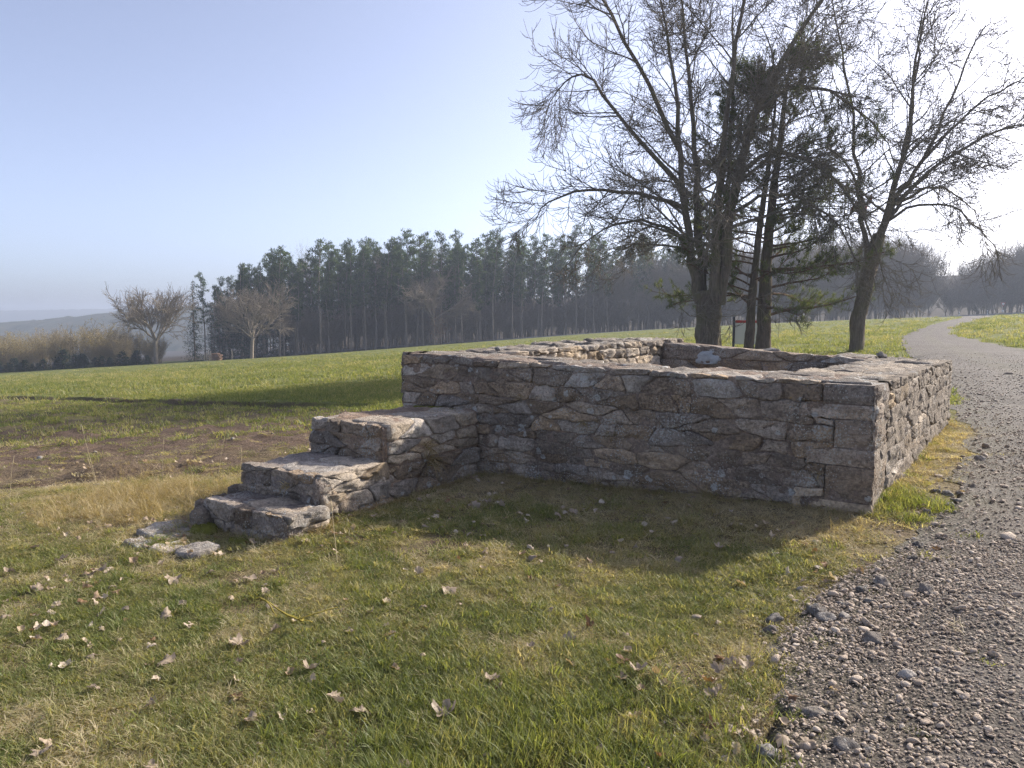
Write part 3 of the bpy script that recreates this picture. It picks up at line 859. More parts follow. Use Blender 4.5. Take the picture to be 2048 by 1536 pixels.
        z = zt - 0.012 + 0.022 * fbm(V, 3.2, 3, seed) + 0.012 * fbm(V, 15.0, 2, seed) - 0.05 * (1 - smooth01(ed / 0.06))
        V = (V + Z * z[..., None]).reshape(-1, 3)
        ii = np.arange(a_.size).reshape(a_.shape)
        f = np.stack([ii[:-1, :-1], ii[:-1, 1:], ii[1:, 1:], ii[1:, :-1]], -1).reshape(-1, 4)[:, ::-1]
        # riser sheet and right flank sheet
        rs = mortar_patch(r, ruin_pt(0, -w_far, 0), U, Z, NF, u0, u1, zb - 0.15, lambda u: zt - 0.02, -0.006, 0.022, 0.03, seed + 1)
        fl = mortar_patch(r, ruin_pt(u0, 0, 0), -W, Z, NR, w_near, w_far, -0.45, lambda w: zt - 0.02, -0.006, 0.022, 0.03, seed + 2)
        V, F = join([cb, (V, f[:, ::-1]), rs, fl])
        return obj_np("step", V, F, MT["mortar"], ruin, True)
    spec = [  # right edge u0, left edge u1, inner w, nose w, tread height, foot height
        (S_U0, S_U1, 0.0, 1.50, 0.60, 0.22),
        (S_U0 - 0.02, S_U1 + 0.03, 1.45, 2.36, 0.235, 0.0),
        (S_U0 - 0.14, S_U1 - 0.08, 2.30, 2.80, -0.02, -0.26),
        ]
    names = ["broad top step with a pale sunlit nose", "second step with a broken front edge", "third worn step sinking towards the grass"]
    for k, (u0, u1, wn, wf, zt, zb) in enumerate(spec):
        st = step(u0, u1, wn, wf, zt, zb, 50 + k * 5)
        st["label"] = names[k]
        rubble_face(st, ruin_pt(0, -wf, 0), U, NF, u0 + 0.05, u1, zb - 0.1, lambda u: zt + 0.004, MT["stone_weathered"], r, 60 + k, (0.13, 0.2), (0.22, 0.42), (0.004, 0.026), 0.018)
        rubble_face(st, ruin_pt(u0, 0, 0), -W, NR, wn if k else 0.03, wf - 0.03, zt - (0.40 if k == 0 else 0.36 if k == 1 else 0.3), lambda w: zt + 0.004, MT["stone_beige"], r, 70 + k, (0.14, 0.22), (0.24, 0.48), (0.004, 0.026), 0.018)
        if k == 0:
            rubble_face(st, ruin_pt(u0, 0, 0), -W, NR, 0.03, 2.3, -0.36, lambda w: 0.19 - 0.02 * w, MT["stone_weathered"], r, 77, (0.15, 0.24), (0.24, 0.5), (0.01, 0.04), 0.02)
        slab_layer(st, u0 + 0.04, u1 - 0.04, -(wf - 0.05), -(wn + 0.02), lambda u, w: zt, MT["stone_top"], r, 0.5, 0.75, (-0.03, -0.008), 0.06, 0.014)
    # lowest step: flat slabs flush with the grass
    st = obj_np("step", *join([box_quads([ruin_pt(u, -w, z) for z in (-0.7, -0.36) for (u, w) in ((4.45, 3.5), (5.6, 3.5), (5.6, 2.9), (4.45, 2.9))])]), MT["mortar"], ruin)
    st["label"] = "lowest step of flat lichened slabs level with the grass"
    for (u0, u1, w0, w1, zz) in ((5.0, 5.65, 2.86, 3.30, -0.285), (4.40, 4.72, 3.10, 3.42, -0.275), (4.72, 5.0, 3.16, 3.50, -0.295), (5.04, 5.40, 3.32, 3.52, -0.30)):
        slab_layer(st, u0, u1, -w1, -w0, lambda u, w: zz, MT["stone_top"], r, 0.7, 1.0, (-0.01, 0.01), 0.10, 0.014)
    # loose rubble lumps bedded beside the third step
    for (u, w, s) in ((5.38, 2.35, 0.10), (5.32, 2.72, 0.11), (5.2, 2.86, 0.09), (5.36, 2.55, 0.08)):
        a = np.linspace(0, 2 * math.pi, 16, endpoint=False)
        q = np.stack([np.cos(a) * s * 1.3, np.sin(a) * s], 1) + np.array([u, -w])
        V, F = stone_prism(q, C0 + Z * (-0.06 - 0.2 * (w - 2.2)), U, W, Z, 0.07, 0.25, r.uniform(0, 90), 0.03)
        add_stone("stone", V, [f[:, ::-1] for f in F], MT["stone_weathered"], st, Z)
make_ruin()

def finish_stones(limit=300):
    """the stones that show largest become parts; the small and hidden rest is one rubble part"""
    eye = np.array([0, 0, CAM_Z])
    def score(t):
        V, F, m, p, n = t
        c = V.mean(0); d = eye - c; L = np.linalg.norm(d)
        e = V - c; a = np.linalg.norm(e - np.outer(e @ n, n), axis=1).max()
        return -a * a * max(0.02, (n @ d) / L) / L ** 2
    STONES.sort(key=score)
    for V, F, m, p, n in STONES[:limit]: add_stone("stone", V, F, m, p)
    rest = STONES[limit:]
    mats = []; Vs, F4, F3, i4, i3, b = [], [], [], [], [], 0
    for V, F, m, p, n in rest:
        if m not in mats: mats.append(m)
        k = mats.index(m)
        for f in F:
            (F4 if f.shape[1] == 4 else F3).append(f + b); (i4 if f.shape[1] == 4 else i3).append(np.full(len(f), k, np.int32))
        Vs.append(V); b += len(V)
    o = obj_np("rubble", np.concatenate(Vs), [np.concatenate(F4), np.concatenate(F3)], None, ruin, True)
    for m in mats: o.data.materials.append(m)
    o.data.polygons.foreach_set("material_index", np.concatenate(i4 + i3))
    o["kind"] = "stuff"
finish_stones()

# ------------------------------------------------------------------ trees
def unit(v): return v / (np.linalg.norm(v) + 1e-9)

def grow(r, p, d, L, n, wig, g0, g1):
    """polyline of n+1 points: wiggle, and a vertical pull that runs from g0 at the base to g1 at the tip"""
    pts = [np.array(p, float)]; d = unit(np.array(d, float)); s = L / n
    for i in range(n):
        t = (i + 0.5) / n
        d = unit(d + r.normal(0, wig, 3) + np.array([0, 0, (g0 + (g1 - g0) * t)]))
        pts.append(pts[-1] + d * s)
    return np.array(pts)

def at_t(pts, t):
    k = t * (len(pts) - 1); i = min(int(k), len(pts) - 2); f = k - i
    return pts[i] * (1 - f) + pts[i + 1] * f, unit(pts[i + 1] - pts[i])

def side_dir(r, d, ang, az):
    a = unit(np.cross(d, np.array([0.123, 0.456, 0.88]) if abs(d[2]) < 0.9 else np.array([1.0, 0, 0])))
    b = np.cross(d, a)
    return unit(d * math.cos(ang) + (a * math.cos(az) + b * math.sin(az)) * math.sin(ang))

def tubes(branches, power=1.0):
    """branches: (pts (n,3), r0, r1, sides) -> verts, quads; vectorised over alike branches"""
    groups = {}
    for pts, r0, r1, s in branches: groups.setdefault((len(pts), s), []).append((pts, r0, r1))
    VV, FF, base = [], [], 0
    for (n, s), lst in groups.items():
        P = np.array([x[0] for x in lst]); R0 = np.array([x[1] for x in lst]); R1 = np.array([x[2] for x in lst])
        m = len(lst)
        T = np.gradient(P, axis=1); T /= np.linalg.norm(T, axis=2, keepdims=True) + 1e-9
        mean = P[:, -1] - P[:, 0]; mean /= np.linalg.norm(mean, axis=1, keepdims=True) + 1e-9
        ref = np.where(np.abs(mean[:, 2:3]) < 0.8, np.array([[0, 0, 1.0]]), np.array([[1.0, 0, 0]]))[:, None, :]
        A = np.cross(T, np.broadcast_to(ref, T.shape)); A /= np.linalg.norm(A, axis=2, keepdims=True) + 1e-9
        B = np.cross(T, A)
        t = np.linspace(0, 1, n)[None, :] ** power
        rad = R0[:, None] * (1 - t) + R1[:, None] * t
        a = np.arange(s) * 2 * math.pi / s
        V = P[:, :, None, :] + rad[:, :, None, None] * (A[:, :, None, :] * np.cos(a)[None, None, :, None] + B[:, :, None, :] * np.sin(a)[None, None, :, None])
        VV.append(V.reshape(-1, 3))
        ii = np.arange(m * n * s).reshape(m, n, s) + base
        jj = np.roll(ii, -1, 2)
        FF.append(np.stack([ii[:, :-1], jj[:, :-1], jj[:, 1:], ii[:, 1:]], -1).reshape(-1, 4))
        base += m * n * s
    return np.concatenate(VV), np.concatenate(FF)

def lumpy_trunk(pts, r0, r1, sides, rough, flare, seed, rings=40):
    """a thick stem with root flare and bark ridges"""
    t = np.linspace(0, 1, rings); k = t * (len(pts) - 1); i = np.minimum(k.astype(int), len(pts) - 2); f = (k - i)[:, None]
    C = pts[i] * (1 - f) + pts[i + 1] * f
    T = np.gradient(C, axis=0); T /= np.linalg.norm(T, axis=1, keepdims=True)
    A = np.cross(T, np.array([0, 1.0, 0])); A /= np.linalg.norm(A, axis=1, keepdims=True); B = np.cross(T, A)
    a = np.arange(sides) * 2 * math.pi / sides
    L = np.linalg.norm(pts[-1] - pts[0])
    rad = (r0 + (r1 - r0) * t) * (1 + flare * np.exp(-t * L / 0.45))
    dirs = A[:, None] * np.cos(a)[None, :, None] + B[:, None] * np.sin(a)[None, :, None]
    V = C[:, None] + dirs * rad[:, None, None]
    q = V * np.array([1, 1, 0.35])
    d = rough * (fbm(q, 3.0, 3, seed) * 0.8 + fbm(q, 11.0, 2, seed) * 0.35)
    V = V + dirs * (d * rad[:, None])[..., None]
    n = rings
    ii = np.arange(n * sides).reshape(n, sides); jj = np.roll(ii, -1, 1)
    return V.reshape(-1, 3), np.stack([ii[:-1], jj[:-1], jj[1:], ii[1:]], -1).reshape(-1, 4)

def tree_object(name, loc, parts):
    root = empty(name, loc)
    for pn, (V, F), m in parts:
        o = bpy.data.objects.new(pn, mesh_np(pn, V, F, m, True)); o.parent = root; link(o)
    return root

def spline(ctrl, n):
    """smooth polyline through control points"""
    P = np.array(ctrl, float); P = np.vstack([2 * P[0] - P[1], P, 2 * P[-1] - P[-2]])
    out = []
    m = len(P) - 3
    for u in np.linspace(0, m - 1e-6, n):
        i = int(u); t = u - i; a, b, c, d = P[i:i + 4]
        out.append(0.5 * ((2 * b) + (c - a) * t + (2 * a - 5 * b + 4 * c - d) * t * t + (3 * b - a - 3 * c + d) * t ** 3))
    return np.array(out)

def chestnut(r, trunk, stems, limbs, nlimb, reach, hrange, twig_r=0.0085, droop=-0.085, az_bias=None):
    """broad bare tree: trunk (ctrl, r0, r1), stems and main limbs as control polylines, then arching side limbs,
    branches and upturned twigs grown from them"""
    tv = lumpy_trunk(spline(trunk[0], 12), trunk[1], trunk[2], 30, 0.26, 0.20, r.uniform(0, 90))
    limb_meshes, fine = [], []
    def twigs(pts, L):
        n = max(4, int(L * 4.4))
        for q in range(n):
            t = 0.15 + 0.85 * (q + r.uniform(0, 0.9)) / n
            p, d = at_t(pts, min(t, 1.0))
            dd = unit(side_dir(r, d, r.uniform(0.5, 1.0), r.uniform(0, 6.28)) + np.array([0, 0, -0.28]))
            l = r.uniform(0.45, 1.25) * (1.15 - 0.4 * t)
            tp = grow(r, p, dd, l, 5, 0.045, -0.10, 0.42)
            fine.append((tp, twig_r * 1.1, twig_r * 0.8, 3))
            if l > 0.6 and r.random() < 0.65:
                p2, d2 = at_t(tp, r.uniform(0.3, 0.75))
                fine.append((grow(r, p2, side_dir(r, d2, 0.7, r.uniform(0, 6.28)), l * r.uniform(0.35, 0.6), 4, 0.05, -0.05, 0.40), twig_r, twig_r * 0.75, 3))
    def branch(p, d, L, r0, g0, g1, deep=True):
        pts = grow(r, p, d, L, 7, 0.06, g0, g1)
        fine.append((pts, r0, twig_r * 1.1, 4 if r0 < 0.03 else 5))
        twigs(pts, L)
        if deep and L > 1.0:
            for q in range(int(L * 1.4)):
                p2, d2 = at_t(pts, r.uniform(0.2, 0.9))
                branch(p2, side_dir(r, d2, r.uniform(0.5, 0.95), r.uniform(0, 6.28)), L * r.uniform(0.3, 0.5), max(twig_r * 1.2, r0 * 0.55), -0.05, 0.2, False)
    def clothe(lp, Lb, lr, dens=2.3, t0=0.30):
        nb = max(4, int(Lb * dens))
        for w in range(nb):
            tt = t0 + (1 - t0) * (w + r.uniform(0, 0.9)) / nb
            p3, d3 = at_t(lp, min(tt, 1.0))
            branch(p3, side_dir(r, d3, r.uniform(0.5, 1.05), r.uniform(0, 6.28)), (Lb * 0.24 + 0.7) * r.uniform(0.6, 1.25) * (1.15 - 0.5 * tt), max(0.012, lr * (1 - tt) * 0.45), -0.10, 0.12)
        branch(lp[-1], lp[-1] - lp[-2], 0.9, 0.011, -0.05, 0.2)
    SP = []
    for ctrl, r0, r1 in stems:
        pts = spline(ctrl, 16); pts[1:] += r.normal(0, 0.05, pts[1:].shape)
        SP.append((pts, r0))
        limb_meshes.append(tubes([(pts, r0, r1, 14)], 0.8))
        clothe(pts[11:], np.linalg.norm(pts[-1] - pts[11]), 0.06, 2.6)
    for ctrl, r0 in limbs:
        pts = spline(ctrl, 14); pts[1:] += r.normal(0, 0.05, pts[1:].shape)
        limb_meshes.append(tubes([(pts, r0, 0.014, 8)], 0.8))
        clothe(pts, np.linalg.norm(np.diff(pts, axis=0), axis=1).sum(), r0)
    for q in range(nlimb):
        pts, sr = SP[q % len(SP)]
        zs = pts[:, 2]
        z = hrange[0] + (hrange[1] - hrange[0]) * (q + r.uniform(0, 1)) / nlimb
        z = min(z, zs[-1] - 0.3)
        t = np.interp(z, zs, np.linspace(0, 1, len(zs)))
        p, d = at_t(pts, t)
        f = (z - hrange[0]) / (hrange[1] - hrange[0])
        out = math.atan2(p[0], p[1])
        az = out + r.normal(0, 1.0) if r.random() < 0.5 else r.uniform(0, 6.28)
        if az_bias is not None and r.random() < 0.4: az = az_bias + r.normal(0, 0.6)
        inc = (1.15 - 0.55 * f) * r.uniform(0.8, 1.2)
        Lb = reach * (1 - 0.55 * f) * r.uniform(0.55, 1.0)
        lr = (sr * (1 - t) * 0.30 + 0.016)
        lp = grow(r, p, (math.sin(az) * math.sin(inc), math.cos(az) * math.sin(inc), math.cos(inc)), Lb, 10, 0.08, 0.0, droop * (1 - 0.7 * f))
        fine.append((lp, lr, 0.011, 6))
        clothe(lp, Lb, lr)
    return tv, limb_meshes, tubes(fine, 1.0)

def place_z(x, y): return float(ground_z(np.array(x, float), np.array(y, float)))

def hero_trees():
    # x and z in metres from the foot of the trunk; y is depth
    trunk = ([(0, 0, -0.4), (0.02, 0, 1.2), (0.0, 0, 2.3), (-0.02, 0, 3.1)], 0.51, 0.60)
    stems = [
        ([(-0.35, 0.1, 2.6), (-0.75, 0.1, 4.3), (-1.15, 0.0, 6.6), (-1.5, -0.2, 9.0), (-1.75, -0.4, 12.0), (-2.6, -0.6, 15.5)], 0.25, 0.04),
        ([(-0.10, 0.45, 2.6), (-0.30, 0.5, 5.0), (-0.45, 0.8, 8.0), (-0.8, 1.2, 12.0), (-1.3, 1.6, 17.0)], 0.27, 0.04),
        ([(0.35, -0.1, 2.5), (0.65, -0.2, 5.0), (0.95, -0.3, 7.5), (1.6, -0.4, 10.5), (3.2, -0.5, 13.6), (5.4, -0.8, 16.6)], 0.36, 0.05),
        ([(0.12, -0.4, 2.6), (0.15, -0.6, 6.0), (0.25, -0.9, 9.5), (0.5, -1.4, 13.5), (0.9, -1.9, 17.0)], 0.22, 0.04),
        ([(0.35, 0.35, 2.6), (0.9, 0.7, 6.0), (1.2, 1.4, 9.0), (1.5, 2.2, 13.0), (1.6, 3.0, 16.5)], 0.20, 0.04)]
    limbs = [
        ([(-1.2, 0, 6.7), (-2.2, -0.2, 7.1), (-4.4, -0.8, 7.3), (-6.0, -1.4, 7.2), (-7.4, -1.8, 6.6), (-8.2, -2.0, 5.6)], 0.12),
        ([(-0.95, 0, 7.2), (-2.6, 0.3, 9.2), (-4.4, 0.6, 11.2), (-5.6, 0.9, 12.7), (-6.6, 1.1, 12.3), (-7.2, 1.2, 11.0)], 0.13),
        ([(-1.5, -0.2, 9.2), (-3.2, -0.9, 12.0), (-4.9, -1.6, 14.6), (-6.2, -2.0, 16.2), (-7.4, -2.3, 16.6)], 0.12),
        ([(-0.8, 0.1, 4.8), (-1.9, 0.9, 6.0), (-3.6, 2.0, 6.4), (-5.2, 3.0, 5.6), (-6.2, 3.4, 4.4)], 0.10),
        ([(0.95, -0.3, 8.0), (2.2, -0.9, 8.9), (3.8, -1.6, 8.4), (5.2, -2.0, 6.8), (6.3, -2.1, 4.7), (6.8, -2.1, 3.2)], 0.13),
        ([(0.75, -0.2, 6.4), (2.0, -1.0, 7.1), (3.6, -2.0, 6.7), (4.8, -2.6, 5.2), (5.4, -2.8, 3.6)], 0.10),
        ([(1.6, -0.4, 10.6), (3.4, -0.2, 11.8), (5.4, 0.1, 11.6), (7.4, 0.3, 10.2), (8.4, 0.4, 8.6)], 0.12),
        ([(0.2, -0.7, 7.4), (-0.2, -2.2, 8.2), (-0.8, -4.0, 7.8), (-1.4, -5.4, 6.4), (-1.7, -6.0, 4.8)], 0.10),
        ([(0.3, -0.2, 2.4), (1.2, -0.5, 2.7), (2.4, -0.8, 2.4), (3.4, -1.0, 2.3)], 0.025),
        ([(-0.5, -0.4, 3.0), (-1.6, -0.8, 2.5), (-0.6, -1.2, 1.9), (0.4, -1.4, 2.0)], 0.022)]
    x, y = 8.8, 32.0
    tv, lm, cr = chestnut(np.random.default_rng(5), trunk, stems, limbs, 60, 7.4, (4.4, 15.5), 0.0100)
    t = tree_object("chestnut_tree", (x, y, place_z(x, y)), [("trunk", tv, MT["bark_chestnut"])] + [("limb", l, MT["bark_chestnut"]) for l in lm] + [("crown", cr, MT["twig"])])
    tag(t, "large bare many-stemmed tree with thick trunk, nearest behind the ruin", "tree")
    trunk = ([(0, 0, -0.4), (0.05, 0, 1.5), (0.28, 0, 3.0), (0.66, 0, 4.6), (0.85, 0, 5.6)], 0.35, 0.28)
    stems = [
        ([(0.45, 0.1, 4.0), (0.15, 0.2, 6.2), (-0.2, 0.3, 9.0), (-0.7, 0.4, 12.5), (-1.6, 0.5, 16.5)], 0.15, 0.03),
        ([(0.78, 0.0, 5.0), (1.3, 0.0, 7.2), (1.95, -0.1, 10.0), (2.1, -0.2, 13.0), (2.6, -0.3, 16.6)], 0.20, 0.03),
        ([(0.82, 0.1, 5.2), (1.8, 0.3, 7.4), (3.3, 0.6, 9.6), (4.6, 0.9, 12.4), (6.0, 1.2, 15.6)], 0.15, 0.03),
        ([(0.75, -0.2, 5.2), (1.1, -0.9, 8.0), (1.2, -1.7, 11.0), (1.0, -2.3, 14.5)], 0.12, 0.03)]
    limbs = [
        ([(1.6, 0.1, 7.0), (3.0, -0.3, 8.6), (4.8, -0.8, 9.8), (6.6, -1.2, 10.4), (8.2, -1.4, 10.6)], 0.12),
        ([(1.3, 0.0, 6.4), (2.6, 0.5, 7.6), (4.4, 1.2, 8.0), (6.0, 1.8, 7.4), (7.2, 2.2, 6.2)], 0.10),
        ([(1.2, 0.0, 6.2), (2.2, -0.9, 6.9), (3.4, -1.8, 6.5), (4.4, -2.4, 5.2), (4.9, -2.6, 4.2)], 0.08),
        ([(2.9, 0.5, 9.0), (4.6, 0.2, 11.0), (6.4, -0.2, 12.4), (8.0, -0.4, 13.2)], 0.09),
        ([(0.1, 0.2, 6.8), (-0.9, -0.6, 8.4), (-2.2, -1.5, 9.2), (-3.6, -2.2, 8.8), (-4.4, -2.5, 7.4)], 0.08)]
    x, y = 16.7, 34.5
    tv, lm, cr = chestnut(np.random.default_rng(9), trunk, stems, limbs, 38, 6.4, (6.2, 15.5), 0.0100, -0.04, 1.6)
    t = tree_object("bare_tree", (x, y, place_z(x, y)), [("trunk", tv, MT["bark_chestnut"])] + [("limb", l, MT["bark_chestnut"]) for l in lm] + [("crown", cr, MT["twig"])])
    tag(t, "bare forked tree with slender leaning trunk close to the gravel track", "tree")
hero_trees()

def blades_mesh(C, D, Wd, L, up=None):
    """flat tapered strips: base points C, directions D (unit), widths, lengths -> verts, tris"""
    n = len(C)
    S = np.cross(D, np.array([0.31, 0.22, 0.93])); S /= np.linalg.norm(S, axis=1, keepdims=True) + 1e-9
    a = C - S * Wd[:, None] * 0.5; b = C + S * Wd[:, None] * 0.5; c = C + D * L[:, None]
    V = np.stack([a, b, c], 1).reshape(-1, 3)
    return V, np.arange(3 * n).reshape(n, 3)

def near_pine(r, H, r0, lean, low, reach, bias_az=None):
    trunk = grow(r, (0, 0, -0.3), (lean[0], lean[1], 1), H + 0.3, 14, 0.03, 0.03, 0.03)
    tv = lumpy_trunk(trunk, r0, 0.03, 18, 0.2, 0.35, r.uniform(0, 90), 60)
    limbs, tips = [], []
    nb = 46
    for q in range(nb):
        t = low + (0.985 - low) * (q / nb) ** 0.9
        p, d = at_t(trunk, t)
        az = q * 2.4 + r.normal(0, 0.5)
        if bias_az is not None and r.random() < 0.45: az = bias_az + r.normal(0, 0.5)
        L = reach * (1 - t) ** 0.5 * r.uniform(0.35, 1.15) + 0.4
        inc = r.uniform(1.0, 1.45) if t < 0.7 else r.uniform(0.6, 1.0)
        b = grow(r, p, (math.sin(az) * math.sin(inc), math.cos(az) * math.sin(inc), math.cos(inc)), L, 9, 0.10, -0.05, 0.10)
        limbs.append((b, r0 * (1 - t) * 0.2 + 0.014, 0.010, 5))
        for w in range(int(6 + L * 5.0)):
            tt = r.uniform(0.22, 1.0); p2, d2 = at_t(b, tt)
            l2 = r.uniform(0.35, 1.15) * (1.2 - 0.5 * tt)
            s = grow(r, p2, side_dir(r, d2, r.uniform(0.5, 1.0), r.uniform(0, 6.28)), l2, 4, 0.12, 0.0, 0.22)
            limbs.append((s, 0.014, 0.006, 3))
            for tt2 in (0.45, 0.62, 0.78, 0.9, 1.0):
                if r.random() < 0.85: tips.append((at_t(s, tt2)))
    C, D, Wd, L, T = [], [], [], [], []
    for p, d in tips:
        k = 11
        dd = d[None] * 0.55 + r.normal(0, 0.62, (k, 3)); dd /= np.linalg.norm(dd, axis=1, keepdims=True)
        C.append(np.repeat(p[None], k, 0) + r.normal(0, 0.04, (k, 3))); D.append(dd); Wd.append(r.uniform(0.018, 0.034, k)); L.append(r.uniform(0.12, 0.28, k)); T.append(np.repeat(np.clip(r.normal(0.45, 0.25), 0, 1), k * 3))
    V, F = blades_mesh(np.concatenate(C), np.concatenate(D), np.concatenate(Wd), np.concatenate(L))
    return tv, tubes(limbs), (V, F), np.concatenate(T)

def hero_pines():
    for (x, y, H, r0, lean, low, reach, az, seed, label, lab2) in (
            (11.1, 33.5, 13.0, 0.23, (-0.02, 0), 0.2, 5.6, -1.5, 3, "thin-trunked pine with drooping dark foliage beside the thick bare tree", ""),
            (12.0, 34.0, 14.0, 0.37, (0.0, 0), 0.15, 6.4, 1.5, 4, "thicker dark-barked pine with low boughs reaching towards the track", "")):
        tv, lb, (V, F), T = near_pine(np.random.default_rng(seed), H, r0, lean, low, reach, az)
        root = empty("pine_tree", (x, y, place_z(x, y)))
        for pn, (v, f), m in (("trunk", tv, MT["bark_pine"]), ("limbs", lb, MT["bark_red"])):
            o = bpy.data.objects.new(pn if pn != "limbs" else "branch_work", mesh_np(pn, v, f, m, True)); o.parent = root; link(o)
        o = bpy.data.objects.new("crown", mesh_np("crown", V, F, MT["needles"], False, {"tone": ('FLOAT', T)})); o.parent = root; link(o)
        tag(root, label, "tree")
hero_pines()

# ---- the far wood: prototypes, then copies
def far_pine(r, H):
    trunk = grow(r, (0, 0, -0.6), (0, 0, 1), H + 0.6, 8, 0.025, 0.02, 0.02)
    br = [(trunk, 0.19, 0.03, 6)]
    C, D, Wd, L, T = [], [], [], [], []
    n = 34
    for q in range(n):
        t = 0.44 + 0.55 * (q / n)
        p, d = at_t(trunk, t); az = r.uniform(0, 6.28)
        l = (2.5 * (1 - t) ** 0.6 + 0.45) * r.uniform(0.6, 1.2) * (0.55 + 1.5 * min(1, (t - 0.45) * 2.2) * 0.5)
        inc = r.uniform(0.9, 1.5)
        b = grow(r, p, (math.sin(az) * math.sin(inc), math.cos(az) * math.sin(inc), math.cos(inc)), l, 4, 0.1, 0.0, 0.12)
        br.append((b, 0.05, 0.015, 3))
        k = int(20 + 29 * l)
        tt = r.uniform(0.25, 1.05, k)
        P = np.array([at_t(b, min(u, 1.0))[0] for u in tt]) + r.normal(0, 0.22, (k, 3)) * np.array([1, 1, 0.7])
        dd = r.normal(0, 1, (k, 3)) + np.array([0, 0, 0.35]); dd /= np.linalg.norm(dd, axis=1, keepdims=True)
        C.append(P); D.append(dd); Wd.append(r.uniform(0.10, 0.24, k)); L.append(r.uniform(0.25, 0.6, k)); T.append(np.repeat(np.clip(r.normal(0.45, 0.2) + 0.25 * (t - 0.75), 0, 1), 3 * k))
    for q in range(12):     # dead snags on the bare stem
        t = r.uniform(0.2, 0.55); p, d = at_t(trunk, t); az = r.uniform(0, 6.28)
        br.append((grow(r, p, (math.sin(az), math.cos(az), 0.1), r.uniform(0.5, 1.8), 3, 0.1, 0, -0.1), 0.025, 0.01, 3))
    V, F = blades_mesh(np.concatenate(C), np.concatenate(D), np.concatenate(Wd), np.concatenate(L))
    return tubes(br), (V, F), np.concatenate(T)

def far_spruce(r, H, w=0.2, start=0.04):
    trunk = grow(r, (0, 0, -0.4), (0, 0, 1), H + 0.4, 5, 0.01, 0, 0)
    br = [(trunk, 0.012 * H + 0.03, 0.02, 6)]
    C, D, Wd, L, T = [], [], [], [], []
    n = int(26 + H * 2)
    for q in range(n):
        t = start + (0.99 - start) * q / n
        p, d = at_t(trunk, t)
        for k in range(6):
            az = r.uniform(0, 6.28); l = H * w * (1 - t) ** 0.85 * r.uniform(0.65, 1.15) + 0.12
            dirv = np.array([math.sin(az), math.cos(az), -0.28])
            m = max(4, int(l * 9))
            u = r.uniform(0.1, 1.0, m)[:, None]
            P = p + dirv * l * u + np.array([0, 0, 0.25]) * l * u ** 2 + r.normal(0, 0.07, (m, 3))
            dd = unit(dirv) + r.normal(0, 0.55, (m, 3)); dd /= np.linalg.norm(dd, axis=1, keepdims=True)
            C.append(P); D.append(dd); Wd.append(r.uniform(0.08, 0.18, m)); L.append(r.uniform(0.25, 0.55, m)); T.append(np.repeat(np.clip(r.normal(0.45, 0.2), 0, 1), 3 * m))
    V, F = blades_mesh(np.concatenate(C), np.concatenate(D), np.concatenate(Wd), np.concatenate(L))
    return tubes(br), (V, F), np.concatenate(T)

def far_bare(r, H, spread, fork, dens=1.0, r0=0.3, upright=0.0, tw=0.016):
    """round-headed bare broadleaf, fine enough to read as a haze of twigs"""
    trunk = grow(r, (0, 0, -0.5), (0, 0, 1), H * fork + 0.5, 5, 0.03, 0.02, 0.02)
    big, fine = [(trunk, r0, r0 * 0.75, 7)], []
    def rec(p, d, L, rad, lvl):
        pts = grow(r, p, d, L, 5, 0.10, 0.03 + upright, 0.02 + upright)
        (big if lvl == 0 else fine).append((pts, rad, max(tw * 0.7, rad * 0.35), 5 if lvl < 2 else 3))
        if lvl >= 3: return
        n = [7, 6, 6][lvl] * dens
        for q in range(int(n)):
            t = 0.25 + 0.75 * (q + r.uniform(0, 0.9)) / n
            p2, d2 = at_t(pts, min(t, 1.0))
            rec(p2, side_dir(r, d2, r.uniform(0.35, 0.85), r.uniform(0, 6.28)), L * r.uniform(0.42, 0.68), max(tw, rad * 0.5), lvl + 1)
    ns = 7
    for k in range(ns):
        az = k * 6.28 / ns + r.uniform(-0.3, 0.3); tl = r.uniform(0.15, 1.0) * spread
        p, _ = at_t(trunk, r.uniform(0.8, 1.0))
        rec(p, (math.sin(az) * math.sin(tl), math.cos(az) * math.sin(tl), math.cos(tl)), H * (1 - fork) * r.uniform(0.52, 0.72), r0 * 0.45, 0)
    return tubes(big), tubes(fine)

def proto(name, parts, label, cat, group, loc=(0, 0, 0)):
    root = empty(name, loc)
    for pn, (V, F), m, T in parts:
        o = bpy.data.objects.new(pn, mesh_np(pn, V, F, m, T is None, {"tone": ('FLOAT', T)} if T is not None else None))
        o.parent = root; link(o)
    tag(root, label, cat, group)
    return root

def at_px(px, d):
    """x for a column of the view at depth d"""
    return (px - 1024) / 1422.0 * d

